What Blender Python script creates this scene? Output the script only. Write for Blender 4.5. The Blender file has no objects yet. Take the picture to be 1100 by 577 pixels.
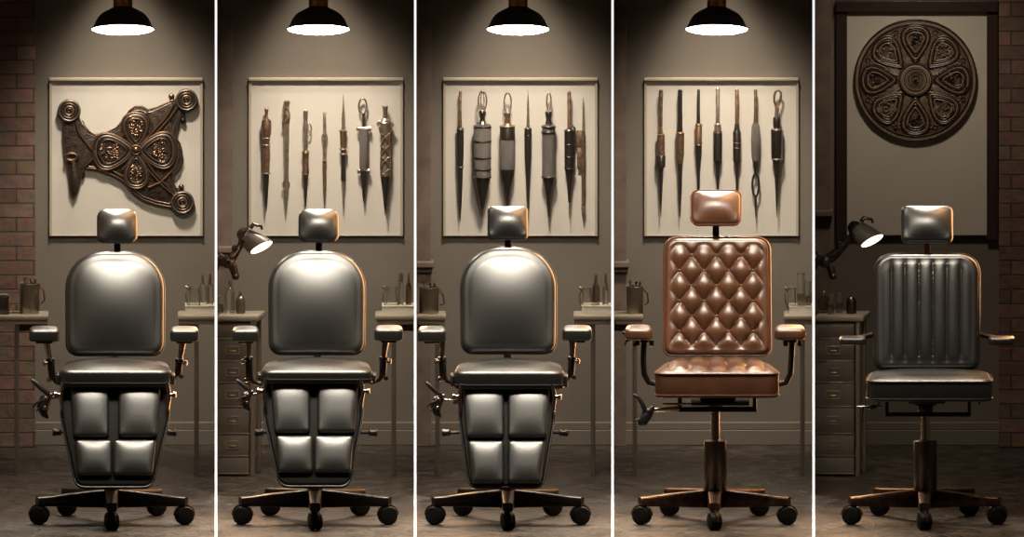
import bpy, bmesh, math, random
from mathutils import Vector, Matrix

random.seed(7)
PI = math.pi
S = 250.0                      # picture units per metre
SE = 0.106                     # sine of the camera's downward tilt
CE = math.sqrt(1 - SE * SE)
YW = 3.13                      # depth of the back wall
YP = 1.13                      # depth where the partitions end
sc = bpy.context.scene
COL = sc.collection


def X(px):
    return (px - 550.0) / S


def Z(py, y):
    return ((561.0 - py) / S - y * SE) / CE


def P(px, py, y):
    return Vector((X(px), y, Z(py, y)))


# ------------------------------------------------------------------ materials
def nodes(name):
    m = bpy.data.materials.new(name)
    m.use_nodes = True
    nt = m.node_tree
    b = nt.nodes['Principled BSDF']
    return m, nt, b


def mat(name, col, rough=0.5, metal=0.0, bump=0.0, bscale=200.0, var=0.0, vscale=6.0, coat=0.0, spec=None, bdist=0.002, ior=None):
    m, nt, b = nodes(name)
    b.inputs['Base Color'].default_value = (*col, 1)
    b.inputs['Roughness'].default_value = rough
    b.inputs['Metallic'].default_value = metal
    if coat:
        b.inputs['Coat Weight'].default_value = coat
        b.inputs['Coat Roughness'].default_value = 0.15
    if ior:
        b.inputs['IOR'].default_value = ior
    if spec is not None:
        b.inputs['Specular IOR Level'].default_value = spec
    tc = nt.nodes.new('ShaderNodeTexCoord')
    if bump:
        n = nt.nodes.new('ShaderNodeTexNoise')
        n.inputs['Scale'].default_value = bscale
        n.inputs['Detail'].default_value = 4
        nt.links.new(tc.outputs['Object'], n.inputs['Vector'])
        bp = nt.nodes.new('ShaderNodeBump')
        bp.inputs['Strength'].default_value = bump
        bp.inputs['Distance'].default_value = bdist
        nt.links.new(n.outputs['Fac'], bp.inputs['Height'])
        nt.links.new(bp.outputs['Normal'], b.inputs['Normal'])
    if var:
        n = nt.nodes.new('ShaderNodeTexNoise')
        n.inputs['Scale'].default_value = vscale
        n.inputs['Detail'].default_value = 6
        nt.links.new(tc.outputs['Object'], n.inputs['Vector'])
        r = nt.nodes.new('ShaderNodeValToRGB')
        r.color_ramp.elements[0].position = 0.3
        r.color_ramp.elements[1].position = 0.7
        r.color_ramp.elements[0].color = (*[c * (1 - var) for c in col], 1)
        r.color_ramp.elements[1].color = (*[min(1, c * (1 + var)) for c in col], 1)
        nt.links.new(n.outputs['Fac'], r.inputs['Fac'])
        nt.links.new(r.outputs['Color'], b.inputs['Base Color'])
    return m


def emit_mat(name, col, strength):
    m, nt, b = nodes(name)
    b.inputs['Base Color'].default_value = (*col, 1)
    b.inputs['Emission Color'].default_value = (*col, 1)
    b.inputs['Emission Strength'].default_value = strength
    return m


def glass_mat(name, tint=(0.9, 0.88, 0.82)):
    m, nt, b = nodes(name)
    b.inputs['Base Color'].default_value = (*tint, 1)
    b.inputs['Roughness'].default_value = 0.06
    b.inputs['Transmission Weight'].default_value = 0.95
    b.inputs['IOR'].default_value = 1.3
    return m


def brick_mat():
    m, nt, b = nodes('brick')
    tc = nt.nodes.new('ShaderNodeTexCoord')
    sp = nt.nodes.new('ShaderNodeSeparateXYZ')
    nt.links.new(tc.outputs['Object'], sp.inputs[0])
    ad = nt.nodes.new('ShaderNodeMath')
    nt.links.new(sp.outputs['X'], ad.inputs[0])
    nt.links.new(sp.outputs['Y'], ad.inputs[1])
    cb = nt.nodes.new('ShaderNodeCombineXYZ')
    nt.links.new(ad.outputs[0], cb.inputs['X'])
    nt.links.new(sp.outputs['Z'], cb.inputs['Y'])
    br = nt.nodes.new('ShaderNodeTexBrick')
    br.inputs['Scale'].default_value = 1.0
    br.inputs['Brick Width'].default_value = 0.15
    br.inputs['Row Height'].default_value = 0.062
    br.inputs['Mortar Size'].default_value = 0.004
    br.inputs['Mortar Smooth'].default_value = 0.4
    br.inputs['Color1'].default_value = (0.19, 0.112, 0.085, 1)
    br.inputs['Color2'].default_value = (0.29, 0.17, 0.13, 1)
    br.inputs['Mortar'].default_value = (0.11, 0.072, 0.056, 1)
    nt.links.new(cb.outputs[0], br.inputs['Vector'])
    n = nt.nodes.new('ShaderNodeTexNoise')
    n.inputs['Scale'].default_value = 25
    n.inputs['Detail'].default_value = 8
    nt.links.new(tc.outputs['Object'], n.inputs['Vector'])
    mx = nt.nodes.new('ShaderNodeMix')
    mx.data_type = 'RGBA'
    mx.blend_type = 'MULTIPLY'
    mx.inputs['Factor'].default_value = 0.7
    nt.links.new(br.outputs['Color'], mx.inputs[6])
    nt.links.new(n.outputs['Color'], mx.inputs[7])
    nt.links.new(mx.outputs[2], b.inputs['Base Color'])
    ml = nt.nodes.new('ShaderNodeMath')
    ml.operation = 'MULTIPLY_ADD'
    nt.links.new(br.outputs['Fac'], ml.inputs[0])
    ml.inputs[1].default_value = -1.0
    nt.links.new(n.outputs['Fac'], ml.inputs[2])
    bp = nt.nodes.new('ShaderNodeBump')
    bp.inputs['Strength'].default_value = 0.8
    bp.inputs['Distance'].default_value = 0.008
    nt.links.new(ml.outputs[0], bp.inputs['Height'])
    nt.links.new(bp.outputs['Normal'], b.inputs['Normal'])
    b.inputs['Roughness'].default_value = 0.75
    return m


def floor_mat():
    m, nt, b = nodes('worn_floor')
    tc = nt.nodes.new('ShaderNodeTexCoord')
    mp = nt.nodes.new('ShaderNodeMapping')
    mp.inputs['Scale'].default_value = (1.0, 0.8, 1.0)
    nt.links.new(tc.outputs['Object'], mp.inputs['Vector'])
    n = nt.nodes.new('ShaderNodeTexNoise')
    n.inputs['Scale'].default_value = 11
    n.inputs['Detail'].default_value = 9
    n.inputs['Roughness'].default_value = 0.65
    nt.links.new(mp.outputs[0], n.inputs['Vector'])
    r = nt.nodes.new('ShaderNodeValToRGB')
    r.color_ramp.elements[0].position = 0.36
    r.color_ramp.elements[0].color = (0.008, 0.006, 0.005, 1)
    r.color_ramp.elements[1].position = 0.66
    r.color_ramp.elements[1].color = (0.078, 0.057, 0.042, 1)
    nt.links.new(n.outputs['Fac'], r.inputs['Fac'])
    nt.links.new(r.outputs['Color'], b.inputs['Base Color'])
    n2 = nt.nodes.new('ShaderNodeTexNoise')
    n2.inputs['Scale'].default_value = 16
    n2.inputs['Detail'].default_value = 8
    n2.inputs['Roughness'].default_value = 0.6
    nt.links.new(mp.outputs[0], n2.inputs['Vector'])
    r2 = nt.nodes.new('ShaderNodeMapRange')
    r2.inputs['To Min'].default_value = 0.22
    r2.inputs['To Max'].default_value = 0.6
    nt.links.new(n.outputs['Fac'], r2.inputs['Value'])
    nt.links.new(r2.outputs[0], b.inputs['Roughness'])
    bp = nt.nodes.new('ShaderNodeBump')
    bp.inputs['Strength'].default_value = 1.0
    bp.inputs['Distance'].default_value = 0.035
    nt.links.new(n2.outputs['Fac'], bp.inputs['Height'])
    nt.links.new(bp.outputs['Normal'], b.inputs['Normal'])
    return m


M = {
    'wall': mat('plaster_wall', (0.165, 0.138, 0.112), 0.8, bump=0.15, bscale=60, var=0.08, vscale=3),
    'partition': mat('partition_paint', (0.12, 0.10, 0.082), 0.85),
    'ceiling': mat('ceiling_paint', (0.05, 0.045, 0.04), 0.9),
    'floor': floor_mat(),
    'brick': brick_mat(),
    'terracotta': mat('terracotta', (0.155, 0.108, 0.085), 0.8, bump=0.4, bscale=40, var=0.25, vscale=12),
    'base': mat('baseboard_paint', (0.17, 0.143, 0.116), 0.5),
    'board': mat('board_paper', (0.56, 0.51, 0.45), 0.75, var=0.04, vscale=4),
    'board_frame': mat('board_frame', (0.40, 0.34, 0.26), 0.4),
    'dark_frame': mat('dark_wood_frame', (0.035, 0.018, 0.015), 0.45, bump=0.2, bscale=60),
    'leather': mat('black_leather', (0.006, 0.0055, 0.0048), 0.375, bump=0.10, bscale=420, bdist=0.0015, spec=0.65, ior=1.7),
    'brown': mat('brown_leather', (0.074, 0.026, 0.010), 0.38, bump=0.18, bscale=380, var=0.25, vscale=14, bdist=0.0015, spec=.7, ior=1.6),
    'brown_pipe': mat('brown_piping', (0.085, 0.03, 0.015), 0.3),
    'shell': mat('black_vinyl', (0.004, 0.0035, 0.003), 0.5, spec=.12),
    'lampmetal': mat('lamp_arm_metal', (0.16, 0.12, 0.10), 0.25, 0.9),
    'pipe': mat('black_piping', (0.01, 0.01, 0.01), 0.34),
    'plastic': mat('black_plastic', (0.012, 0.011, 0.011), 0.35),
    'metal': mat('dark_metal', (0.035, 0.028, 0.024), 0.30, 0.8, bump=0.1, bscale=80),
    'chrome': mat('chrome', (0.45, 0.38, 0.33), 0.2, 1.0),
    'column': mat('column_metal', (0.13, 0.095, 0.07), 0.30, 1.0),
    'bronze_base': mat('scuffed_bronze', (0.085, 0.048, 0.03), 0.35, 0.9, bump=0.5, bscale=90, var=0.5, vscale=30),
    'rubber': mat('rubber', (0.005, 0.0045, 0.004), 0.5, spec=.12),
    'shade': mat('black_enamel', (0.075, 0.065, 0.055), 0.38, coat=0.6),
    'copper': mat('copper_neck', (0.45, 0.2, 0.1), 0.3, 0.9),
    'lampglow': emit_mat('lamp_glow', (1.0, 0.90, 0.74), 100.0),
    'deskglow': emit_mat('desk_lamp_glow', (1.0, 0.72, 0.42), 9.0),
    'strip': emit_mat('divider_glow', (1.0, 1.0, 1.0), 1.0),  # white glow of the added dividing lines
    'alu': mat('aluminium', (0.5, 0.5, 0.5), 0.4, 1.0),
    'lampgrey': mat('grey_lamp_enamel', (0.22, 0.19, 0.16), 0.35),
    'steelcab': mat('cabinet_steel', (0.145, 0.12, 0.095), 0.42, 0.25, var=0.12, vscale=8),
    'steelpost': mat('cabinet_post', (0.34, 0.27, 0.2), 0.3, 0.7),
    'counter': mat('counter_top', (0.36, 0.30, 0.23), 0.35),
    'tableleg': mat('table_leg_paint', (0.10, 0.078, 0.06), 0.6),
    'tray': mat('white_enamel', (0.88, 0.84, 0.74), 0.4),
    'glass': glass_mat('clear_glass'),
    'amber': glass_mat('brown_glass', (0.45, 0.33, 0.24)),
    'tin': mat('brushed_tin', (0.42, 0.36, 0.28), 0.3, 0.9),
    'gold': mat('brass', (0.6, 0.42, 0.2), 0.28, 1.0),
    'bronze': mat('old_bronze', (0.32, 0.20, 0.13), 0.38, 0.8, bump=0.5, bscale=120, var=0.4, vscale=60),
    'silver': mat('aged_silver', (0.58, 0.48, 0.39), 0.32, 0.9, bump=0.25, bscale=150, var=0.3, vscale=50),
    'gunmetal': mat('gunmetal', (0.13, 0.11, 0.10), 0.33, 0.9, bump=0.15, bscale=150),
    'steel': mat('blued_steel', (0.26, 0.24, 0.23), 0.3, 1.0),
    'knurl': mat('knurled_grip', (0.17, 0.145, 0.13), 0.5, 0.6, bump=1.0, bscale=700, bdist=0.004),
    'carved': mat('carved_wood', (0.105, 0.066, 0.046), 0.5, bump=0.5, bscale=140, var=0.45, vscale=45, bdist=0.004),
    'carved_rim': mat('disc_rim', (0.25, 0.18, 0.13), 0.5, var=0.2, vscale=20),
    'carved_line': mat('carved_dark', (0.03, 0.018, 0.013), 0.4),
    'carved_light': mat('carved_worn_edge', (0.26, 0.18, 0.125), 0.42, var=0.4, vscale=60),
    'orn_plate': mat('ornament_iron', (0.060, 0.042, 0.032), 0.42, 0.6, bump=0.8, bscale=150, var=0.5, vscale=40, bdist=0.004),
    'orn_cop': mat('ornament_copper', (0.20, 0.12, 0.075), 0.36, 0.9),
    'orn_sil': mat('ornament_silver', (0.30, 0.25, 0.21), 0.35, 0.9),
    'orn_dark': mat('ornament_dark', (0.025, 0.02, 0.018), 0.35, 0.5),
}


# ------------------------------------------------------------------ mesh helpers
def box(bm, lo, hi, bevel=0.0, mtx=None, seg=2):
    lo, hi = Vector(lo), Vector(hi)
    r = bmesh.ops.create_cube(bm, size=1.0)
    vs = r['verts']
    c, d = (lo + hi) / 2, hi - lo
    for v in vs:
        v.co = Vector((v.co.x * d.x, v.co.y * d.y, v.co.z * d.z)) + c
    geom = vs
    if bevel > 0:
        es = list({e for v in vs for e in v.link_edges})
        b = bmesh.ops.bevel(bm, geom=es, offset=min(bevel, min(d) * 0.49), segments=seg, affect='EDGES', profile=0.5)
        geom = [v for v in b['verts']]
        geom = list({*geom, *[v for v in vs if v.is_valid]})
    if mtx is not None:
        for v in geom:
            v.co = mtx @ v.co
    return bm


def frame_of(d):
    d = d.normalized()
    a = Vector((0, 0, 1)) if abs(d.z) < 0.9 else Vector((0, 1, 0))
    u = d.cross(a).normalized()
    return u, d.cross(u).normalized()


def tube(bm, pts, rad, n=10, closed=False, flat=None):
    pts = [Vector(p) for p in pts]
    if not isinstance(rad, (list, tuple)):
        rad = [rad] * len(pts)
    N = len(pts)
    rings = []
    u = None
    for i, p in enumerate(pts):
        if closed:
            d = pts[(i + 1) % N] - pts[i - 1]
        else:
            d = pts[min(i + 1, N - 1)] - pts[max(i - 1, 0)]
        d.normalize()
        if u is None:
            u, v = frame_of(d)
        else:
            u = (u - d * u.dot(d)).normalized()
            v = d.cross(u).normalized()
        ring = []
        for k in range(n):
            a = 2 * PI * k / n
            ring.append(bm.verts.new(p + (u * math.cos(a) + v * math.sin(a)) * rad[i]))
        rings.append(ring)
    for i in range(N if closed else N - 1):
        a, b = rings[i], rings[(i + 1) % N]
        for k in range(n):
            bm.faces.new((a[k], a[(k + 1) % n], b[(k + 1) % n], b[k]))
    if not closed:
        bm.faces.new(list(reversed(rings[0])))
        bm.faces.new(rings[-1])
    return bm


def lathe(bm, o, axis, prof, n=24, cap=True):
    """prof: (distance along axis, radius)"""
    o, axis = Vector(o), Vector(axis).normalized()
    u, v = frame_of(axis)
    rings = []
    for h, r in prof:
        rings.append([bm.verts.new(o + axis * h + (u * math.cos(2 * PI * k / n) + v * math.sin(2 * PI * k / n)) * max(r, 1e-5)) for k in range(n)])
    for a, b in zip(rings, rings[1:]):
        for k in range(n):
            bm.faces.new((a[k], a[(k + 1) % n], b[(k + 1) % n], b[k]))
    if cap:
        bm.faces.new(list(reversed(rings[0])))
        bm.faces.new(rings[-1])
    return bm


def torus(bm, c, axis, R, r, n=28, m=8, squash=(1, 1), up=None):
    axis = Vector(axis).normalized()
    u, v = frame_of(axis)
    if up is not None:
        v = Vector(up).normalized()
        u = v.cross(axis).normalized()
    pts = [Vector(c) + u * math.cos(2 * PI * k / n) * R * squash[0] + v * math.sin(2 * PI * k / n) * R * squash[1] for k in range(n)]
    return tube(bm, pts, r, m, closed=True)


def ball(bm, c, r, sc3=(1, 1, 1), seg=16, mtx=None):
    x = bmesh.ops.create_uvsphere(bm, u_segments=seg, v_segments=max(8, seg // 2), radius=r)
    for v in x['verts']:
        q = Vector((v.co.x * sc3[0], v.co.y * sc3[1], v.co.z * sc3[2]))
        if mtx is not None:
            q = mtx @ q
        v.co = q + Vector(c)
    return bm


def rounded(pts, radii, n=10, w=0.80):
    out = []
    N = len(pts)
    if not isinstance(radii, (list, tuple)):
        radii = [radii] * N
    for i in range(N):
        p0, p, p1 = Vector(pts[i - 1]), Vector(pts[i]), Vector(pts[(i + 1) % N])
        a, b = (p0 - p), (p1 - p)
        la, lb = a.length, b.length
        a.normalize(); b.normalize()
        ang = a.angle(b)
        r = radii[i]
        t = min(r / math.tan(ang / 2), la * 0.5, lb * 0.5)
        s, e = p + a * t, p + b * t
        for k in range(n + 1):
            f = k / n
            q = (s * (1 - f) ** 2 + p * 2 * f * (1 - f) * w + e * f ** 2) / ((1 - f) ** 2 + 2 * f * (1 - f) * w + f ** 2)
            out.append(q)
    return out


def resample(pts, n):
    pts = [Vector(p) for p in pts]
    L = [0]
    N = len(pts)
    for i in range(N):
        L.append(L[-1] + (pts[(i + 1) % N] - pts[i]).length)
    out, j = [], 0
    for k in range(n):
        t = L[-1] * k / n
        while L[j + 1] < t:
            j += 1
        f = (t - L[j]) / max(1e-9, L[j + 1] - L[j])
        out.append(pts[j].lerp(pts[(j + 1) % N], f))
    return out


def pad(bm, outline, T, re, B, O, ua, ub, un, n=96, rings=14, detail=None, rb=0.012, es=5, pw=2.0):
    """an upholstered cushion: outline in (ua, ub), thickness T along un, rounded edge re, crown B"""
    pts = resample(outline, n)
    area = sum(pts[i].x * pts[(i + 1) % n].y - pts[(i + 1) % n].x * pts[i].y for i in range(n))
    if area < 0:
        pts.reverse()
    c = sum(pts, Vector((0, 0))) / n
    nor = []
    for i in range(n):
        t = (pts[(i + 1) % n] - pts[i - 1]).normalized()
        nor.append(Vector((t.y, -t.x)))
    O, ua, ub, un = Vector(O), Vector(ua).normalized(), Vector(ub).normalized(), Vector(un).normalized()

    def V(q, h):
        return bm.verts.new(O + ua * q.x + ub * q.y + un * h)

    seq = []
    inset = [pts[i] - nor[i] * rb for i in range(n)]
    seq.append([(c + (q - c) * 0.5, 0.0) for q in inset])
    for k in range(4):
        a = PI / 2 * k / 3
        seq.append([(pts[i] - nor[i] * rb * (1 - math.sin(a)), rb * (1 - math.cos(a))) for i in range(n)])
    dx_ = (max(q.x for q in pts) - min(q.x for q in pts)) / 2 - re
    dy_ = (max(q.y for q in pts) - min(q.y for q in pts)) / 2 - re
    am = PI / 2 - 0.85 * math.atan(pw * B / max(.01, (dx_ * dy_) ** .5))
    for k in range(es + 1):
        a = am * k / es
        seq.append([(pts[i] - nor[i] * re * (1 - math.cos(a)), T - re + re * math.sin(a)) for i in range(n)])
    inn = [pts[i] - nor[i] * re * (1 - math.cos(am)) for i in range(n)]
    h0 = T - re + re * math.sin(am)
    xm, xM = min(q.x for q in inn), max(q.x for q in inn)
    ym, yM = min(q.y for q in inn), max(q.y for q in inn)

    def crown(x, y, s):
        fx = min(1.0, abs((x - (xm + xM) / 2) / ((xM - xm) / 2)))
        fy = min(1.0, abs((y - (ym + yM) / 2) / ((yM - ym) / 2)))
        return B * (1 - fx ** pw) * (1 - fy ** pw) * min(1.0, (1 - s) * 9)
    for k in range(1, rings):
        s = 1 - k / rings
        row = []
        for q0 in inn:
            q = c + (q0 - c) * s
            h = h0 + crown(q.x, q.y, s)
            if detail:
                h += detail(q.x, q.y, s)
            row.append((q, h))
        seq.append(row)
    prev, first = None, None
    for row in seq:
        cur = [V(q, h) for q, h in row]
        if prev:
            for i in range(n):
                bm.faces.new((prev[i], prev[(i + 1) % n], cur[(i + 1) % n], cur[i]))
        else:
            first = cur
        prev = cur
    h = h0 + crown(c.x, c.y, 0) + (detail(c.x, c.y, 0) if detail else 0)
    cv = V(c, h)
    for i in range(n):
        bm.faces.new((prev[i], prev[(i + 1) % n], cv))
    bm.faces.new(list(reversed(first)))
    return bm


def outline_tube(bm, outline, r, O, ua, ub, un, h, n=96, grow=0.0):
    pts = resample(outline, n)
    O, ua, ub, un = Vector(O), Vector(ua).normalized(), Vector(ub).normalized(), Vector(un).normalized()
    c = sum(pts, Vector((0, 0))) / n
    tube(bm, [O + ua * (q.x + (q.x - c.x) * grow) + ub * (q.y + (q.y - c.y) * grow) + un * h for q in pts], r, 8, closed=True)
    return bm


def prism(bm, pts3, depth, bevel=0.0):
    """closed polygon of 3D points (in a y-plane), extruded to -y by depth"""
    vs = [bm.verts.new(p) for p in pts3]
    f = bm.faces.new(vs)
    r = bmesh.ops.extrude_face_region(bm, geom=[f])
    nv = [g for g in r['geom'] if isinstance(g, bmesh.types.BMVert)]
    for v in nv:
        v.co.y -= depth
    if bevel:
        top = [g for g in r['geom'] if isinstance(g, bmesh.types.BMEdge)]
        bmesh.ops.bevel(bm, geom=top, offset=bevel, segments=2, affect='EDGES', profile=0.5)
    return bm


def link(name, bm, material, parent=None, angle=38, smooth=True):
    bmesh.ops.recalc_face_normals(bm, faces=bm.faces)
    if parent is not None:
        r = parent
        while r.parent:
            r = r.parent
        off = r.location
        bmesh.ops.translate(bm, verts=bm.verts, vec=-Vector(off))
    me = bpy.data.meshes.new(name)
    bm.to_mesh(me)
    bm.free()
    me.materials.append(M[material] if isinstance(material, str) else material)
    if smooth:
        for p in me.polygons:
            p.use_smooth = True
        me.set_sharp_from_angle(angle=math.radians(angle))
    o = bpy.data.objects.new(name, me)
    COL.objects.link(o)
    if parent is not None:
        o.parent = parent
    return o


def N():
    return bmesh.new()


def thing(name, label, cat, loc, group=None):
    o = bpy.data.objects.new(name, None)
    o.empty_display_size = 0.05
    o.location = loc
    COL.objects.link(o)
    return tag(o, label, cat, group)


def tag(o, label, cat, group=None):
    o['label'] = label
    o['category'] = cat
    if group:
        o['group'] = group
    return o


def struct(name, bm, m, smooth=False, parent=None):
    o = link(name, bm, m, parent, smooth=smooth)
    if parent is None:
        o['kind'] = 'structure'
    return o


# ------------------------------------------------------------------ setting
DIV = [232.0, 446.0, 658.0, 874.0]
XL, XR = X(-6), X(1106)
HC = 2.75
b = N(); box(b, (XL - 0.1, -3.2, -0.1), (XR + 0.1, YW + 0.1, 0)); struct('floor', b, 'floor')
b = N(); box(b, (XL - 0.1, -3.2, HC), (XR + 0.1, YW + 0.1, HC + 0.1)); struct('ceiling', b, 'ceiling')
b = N(); box(b, (XL - 0.1, YW, 0), (XR + 0.1, YW + 0.1, HC)); struct('wall_back', b, 'wall')
b = N(); box(b, (XL - 0.1, -3.2, 0), (XL, YW, HC)); struct('wall_left', b, 'partition')
b = N(); box(b, (XR, -3.2, 0), (XR + 0.1, YW, HC)); struct('wall_right', b, 'partition')
HT = 0.004
edges = [XL] + [X(d) for d in DIV] + [XR]
for i, d in enumerate(DIV):
    b = N(); box(b, (X(d) - HT, YP, 0), (X(d) + HT, YW, HC)); struct('wall_partition', b, 'partition')
# baseboards between partitions, two stepped lines
for i in range(5):
    a, c = edges[i] + HT, edges[i + 1] - HT
    b = N()
    box(b, (a, YW - 0.018, 0), (c, YW, 0.066), 0.003)
    box(b, (a, YW - 0.012, 0.066), (c, YW, 0.100), 0.004)
    o = struct('baseboard_back', b, 'base')
# brick pillars
def pillar(x0, x1, dep, m, cap=None, base_z=0.0):
    b = N()
    box(b, (X(x0), YW - dep, base_z), (X(x1), YW, HC), 0.004)
    if cap:
        zc = Z(cap, YW - dep)
        box(b, (X(x0), YW - dep - 0.03, zc - 0.014), (X(x1) + 0.012, YW, zc + 0.014), 0.006)
        box(b, (X(x0), YW - dep - 0.015, zc - 0.034), (X(x1) + 0.006, YW, zc - 0.016), 0.004)
    struct('pillar', b, m)
pillar(-6 + 0.2, 38, 0.10, 'brick')
pillar(233.2, 250, 0.08, 'terracotta', 268)
pillar(447.2, 463, 0.08, 'terracotta', 284)
pillar(659.2, 673, 0.08, 'terracotta', 284)
pillar(875.2, 892, 0.08, 'terracotta', 229)
pillar(1073, 1105.8, 0.10, 'brick')

# added white dividing lines, glowing but no lamps, on partition edges and floor
strip_words = ['between the four-armed iron ornament and the slim ornate spikes', 'between the slim ornate spikes and the wide knurled handles',
               'between the wide knurled handles and the brown tufted chair', 'between the brown tufted chair and the carved disc']
for d, w in zip(DIV, strip_words):
    t = thing('glow_line', 'white glowing line ' + w, 'glowing line', (X(d), YP, 0), 'added glowing lines on the partition edges')
    w_ = 0.0052
    b = N(); box(b, (X(d) - w_, YP - 0.006, 0.001), (X(d) + w_, YP, HC - 0.002)); link('line_backing', b, 'alu', t, smooth=False)
    b = N(); box(b, (X(d) - w_ * 0.9, YP - 0.011, 0.006), (X(d) + w_ * 0.9, YP - 0.0062, HC - 0.004)); link('glow_face', b, 'strip', t, smooth=False)
    b = N(); box(b, (X(d) - w_ * 0.9, -1.4, 0.0005), (X(d) + w_ * 0.9, YP - 0.0115, 0.005)); link('floor_glow_line', b, 'strip', t, smooth=False)


# ------------------------------------------------------------------ display boards
def board(x0, y0, x1, y1, label, fm='board_frame', fw=3.0, sides=1.0, dep=0.03):
    yb = YW - 0.001
    t = thing('display_board', label, 'board', (X((x0 + x1) / 2), YW, Z(y1, YW)), 'display boards on the back wall')
    zt, zb = Z(y0, YW), Z(y1, YW)
    b = N(); box(b, (X(x0), yb - 0.012, zb), (X(x1), yb, zt)); link('panel', b, 'board', t, smooth=False)
    f = fw / S
    for nm, lo, hi in (('frame_rail', (X(x0) - f, yb - dep, zt), (X(x1) + f, yb, zt + f)),
                       ('frame_rail', (X(x0) - min(f, .012), yb - dep * 0.5, zb - min(f, .012) * 0.5), (X(x1) + min(f, .012), yb, zb)),
                       ('frame_stile', (X(x0) - f, yb - dep * 0.6, zb - f * 0.5), (X(x0), yb, zt)),
                       ('frame_stile', (X(x1), yb - dep * 0.6, zb - f * 0.5), (X(x1) + f, yb, zt))):
        b = N(); box(b, lo, hi, 0.002); link(nm, b, fm, t, smooth=False)
    return yb - 0.012


YB = board(56, 86, 215, 252, 'square cream display board holding the four-armed iron ornament')
board(270, 86, 430, 252, 'square cream display board holding seven slim ornate spikes')
board(479, 86, 639, 252, 'square cream display board holding tools with wide knurled handles')
board(695, 86, 855, 252, 'square cream display board above the brown tufted chair')
board(910, 12, 1060, 252, 'tall dim display board in a dark frame holding the carved disc', 'dark_frame', 12, dep=0.035)


# ------------------------------------------------------------------ tools on the boards
def tool(org, cx, label, parts, group, extras=(), kind='engraving_tool', cat='tool', k=3.394):
    """parts: (name, material, [(crop y, half width)], segments)"""
    def px(x): return org[0] + x / k
    def py(y): return org[1] + y / k
    rm = max(h for p in parts for _, h in p[2]) / k / S
    y = YB - rm * 1.06 - 0.005
    ymin = max(q[0] for p in parts for q in p[2])
    t = thing(kind, label, cat, P(px(cx), py(ymin), y), group)
    for nm, m, prof, *rest in parts:
        n = rest[0] if rest else 20
        dx = rest[1] if len(rest) > 1 else 0
        b = N()
        prof = sorted(prof)
        z0 = Z(py(prof[0][0]), y)
        lathe(b, (X(px(cx + dx)), y, z0), (0, 0, -1), [((q - prof[0][0]) / k / S / CE, h / k / S) for q, h in prof], n)
        link(nm, b, m, t)
    for e in extras:
        b = N()
        if e[0] == 'ring':       # ring, name, mat, x, y, rx, ry, r
            _, nm, m, ex, ey, rx, ry, r = e
            torus(b, P(px(ex), py(ey), y), (0, -1, 0), 1.0 / k / S, r / k / S, 32, 8, (rx, ry), up=(0, 0, 1))
        elif e[0] == 'bar':      # horizontal rounded bar
            _, nm, m, xa, xb, ey, r = e
            a, c = P(px(xa), py(ey), y), P(px(xb), py(ey), y)
            rr = r / k / S
            tube(b, [a, a.lerp(c, .05), a.lerp(c, .2), a.lerp(c, .5), a.lerp(c, .8), a.lerp(c, .95), c], [rr * .6, rr, rr * .9, rr * .75, rr * .9, rr, rr * .6], 14)
        elif e[0] == 'tube':     # free path
            _, nm, m, pts, r = e
            tube(b, [P(px(q[0]), py(q[1]), y - (q[2] if len(q) > 2 else 0) / k / S) for q in pts], [r_ / k / S for r_ in r] if isinstance(r, list) else r / k / S, 10)
        elif e[0] == 'bands':    # raised bands round a grip
            _, nm, m, ys, h, w = e
            for q in ys:
                b.free(); b = N()
                torus(b, P(px(cx), py(q), y), (0, 0, 1), h / k / S, w / k / S, 28, 8)
                if q != ys[-1]:
                    link(nm, b, m, t); b = N()
        elif e[0] == 'plate':
            _, nm, m, xa, ya, xb, yb2, th = e
            box(b, (X(px(xa)), y - th, Z(py(yb2), y)), (X(px(xb)), y + th, Z(py(ya), y)), 0.001)
        link(nm, b, m, t)
    return t


def spiral(cx, cy, r0, r1, turns, n=24, lift=0, a0=0):
    return [(cx + (r0 + (r1 - r0) * i / n) * math.cos(a0 + 2 * PI * turns * i / n), cy + (r0 + (r1 - r0) * i / n) * math.sin(a0 + 2 * PI * turns * i / n), lift) for i in range(n + 1)]


G2 = 'slim ornate spikes on the second board'
o2 = (265, 80)
K = 'decorative_spike'
tool(o2, 72, 'ornate spike with thick copper-brown shoulders, first of seven on its board', [
    ('finial', 'bronze', [(120, 2), (126, 8), (135, 7), (150, 5), (165, 9)]),
    ('grip', 'bronze', [(165, 15), (175, 18), (215, 18), (232, 13), (255, 12)]),
    ('shaft', 'bronze', [(255, 13), (300, 14), (360, 11)]),
    ('spike', 'gunmetal', [(360, 10), (400, 8), (440, 6), (470, 4), (500, 1)])], G2,
    [('bands', 'collar', 'silver', [170, 232, 257, 360], 13, 3)], K)
tool(o2, 146, 'long ornate spike with twisted head and small ring near its tip', [
    ('finial', 'silver', [(92, 4), (97, 12), (106, 12), (118, 7)]),
    ('grip', 'bronze', [(118, 7), (135, 12), (155, 14), (178, 10)]),
    ('shaft', 'silver', [(178, 10), (250, 9), (330, 8), (388, 7)]),
    ('spike', 'silver', [(388, 7), (415, 9), (450, 6), (500, 1)])], G2,
    [('ring', 'ring', 'gold', 144, 403, 12, 15, 2.5),
     ('tube', 'twist', 'silver', [(134, 178, 8), (150, 160, 14), (157, 140, 6), (146, 125, 10), (136, 112, 8), (150, 98, 6)], 3.5)], K)
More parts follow.
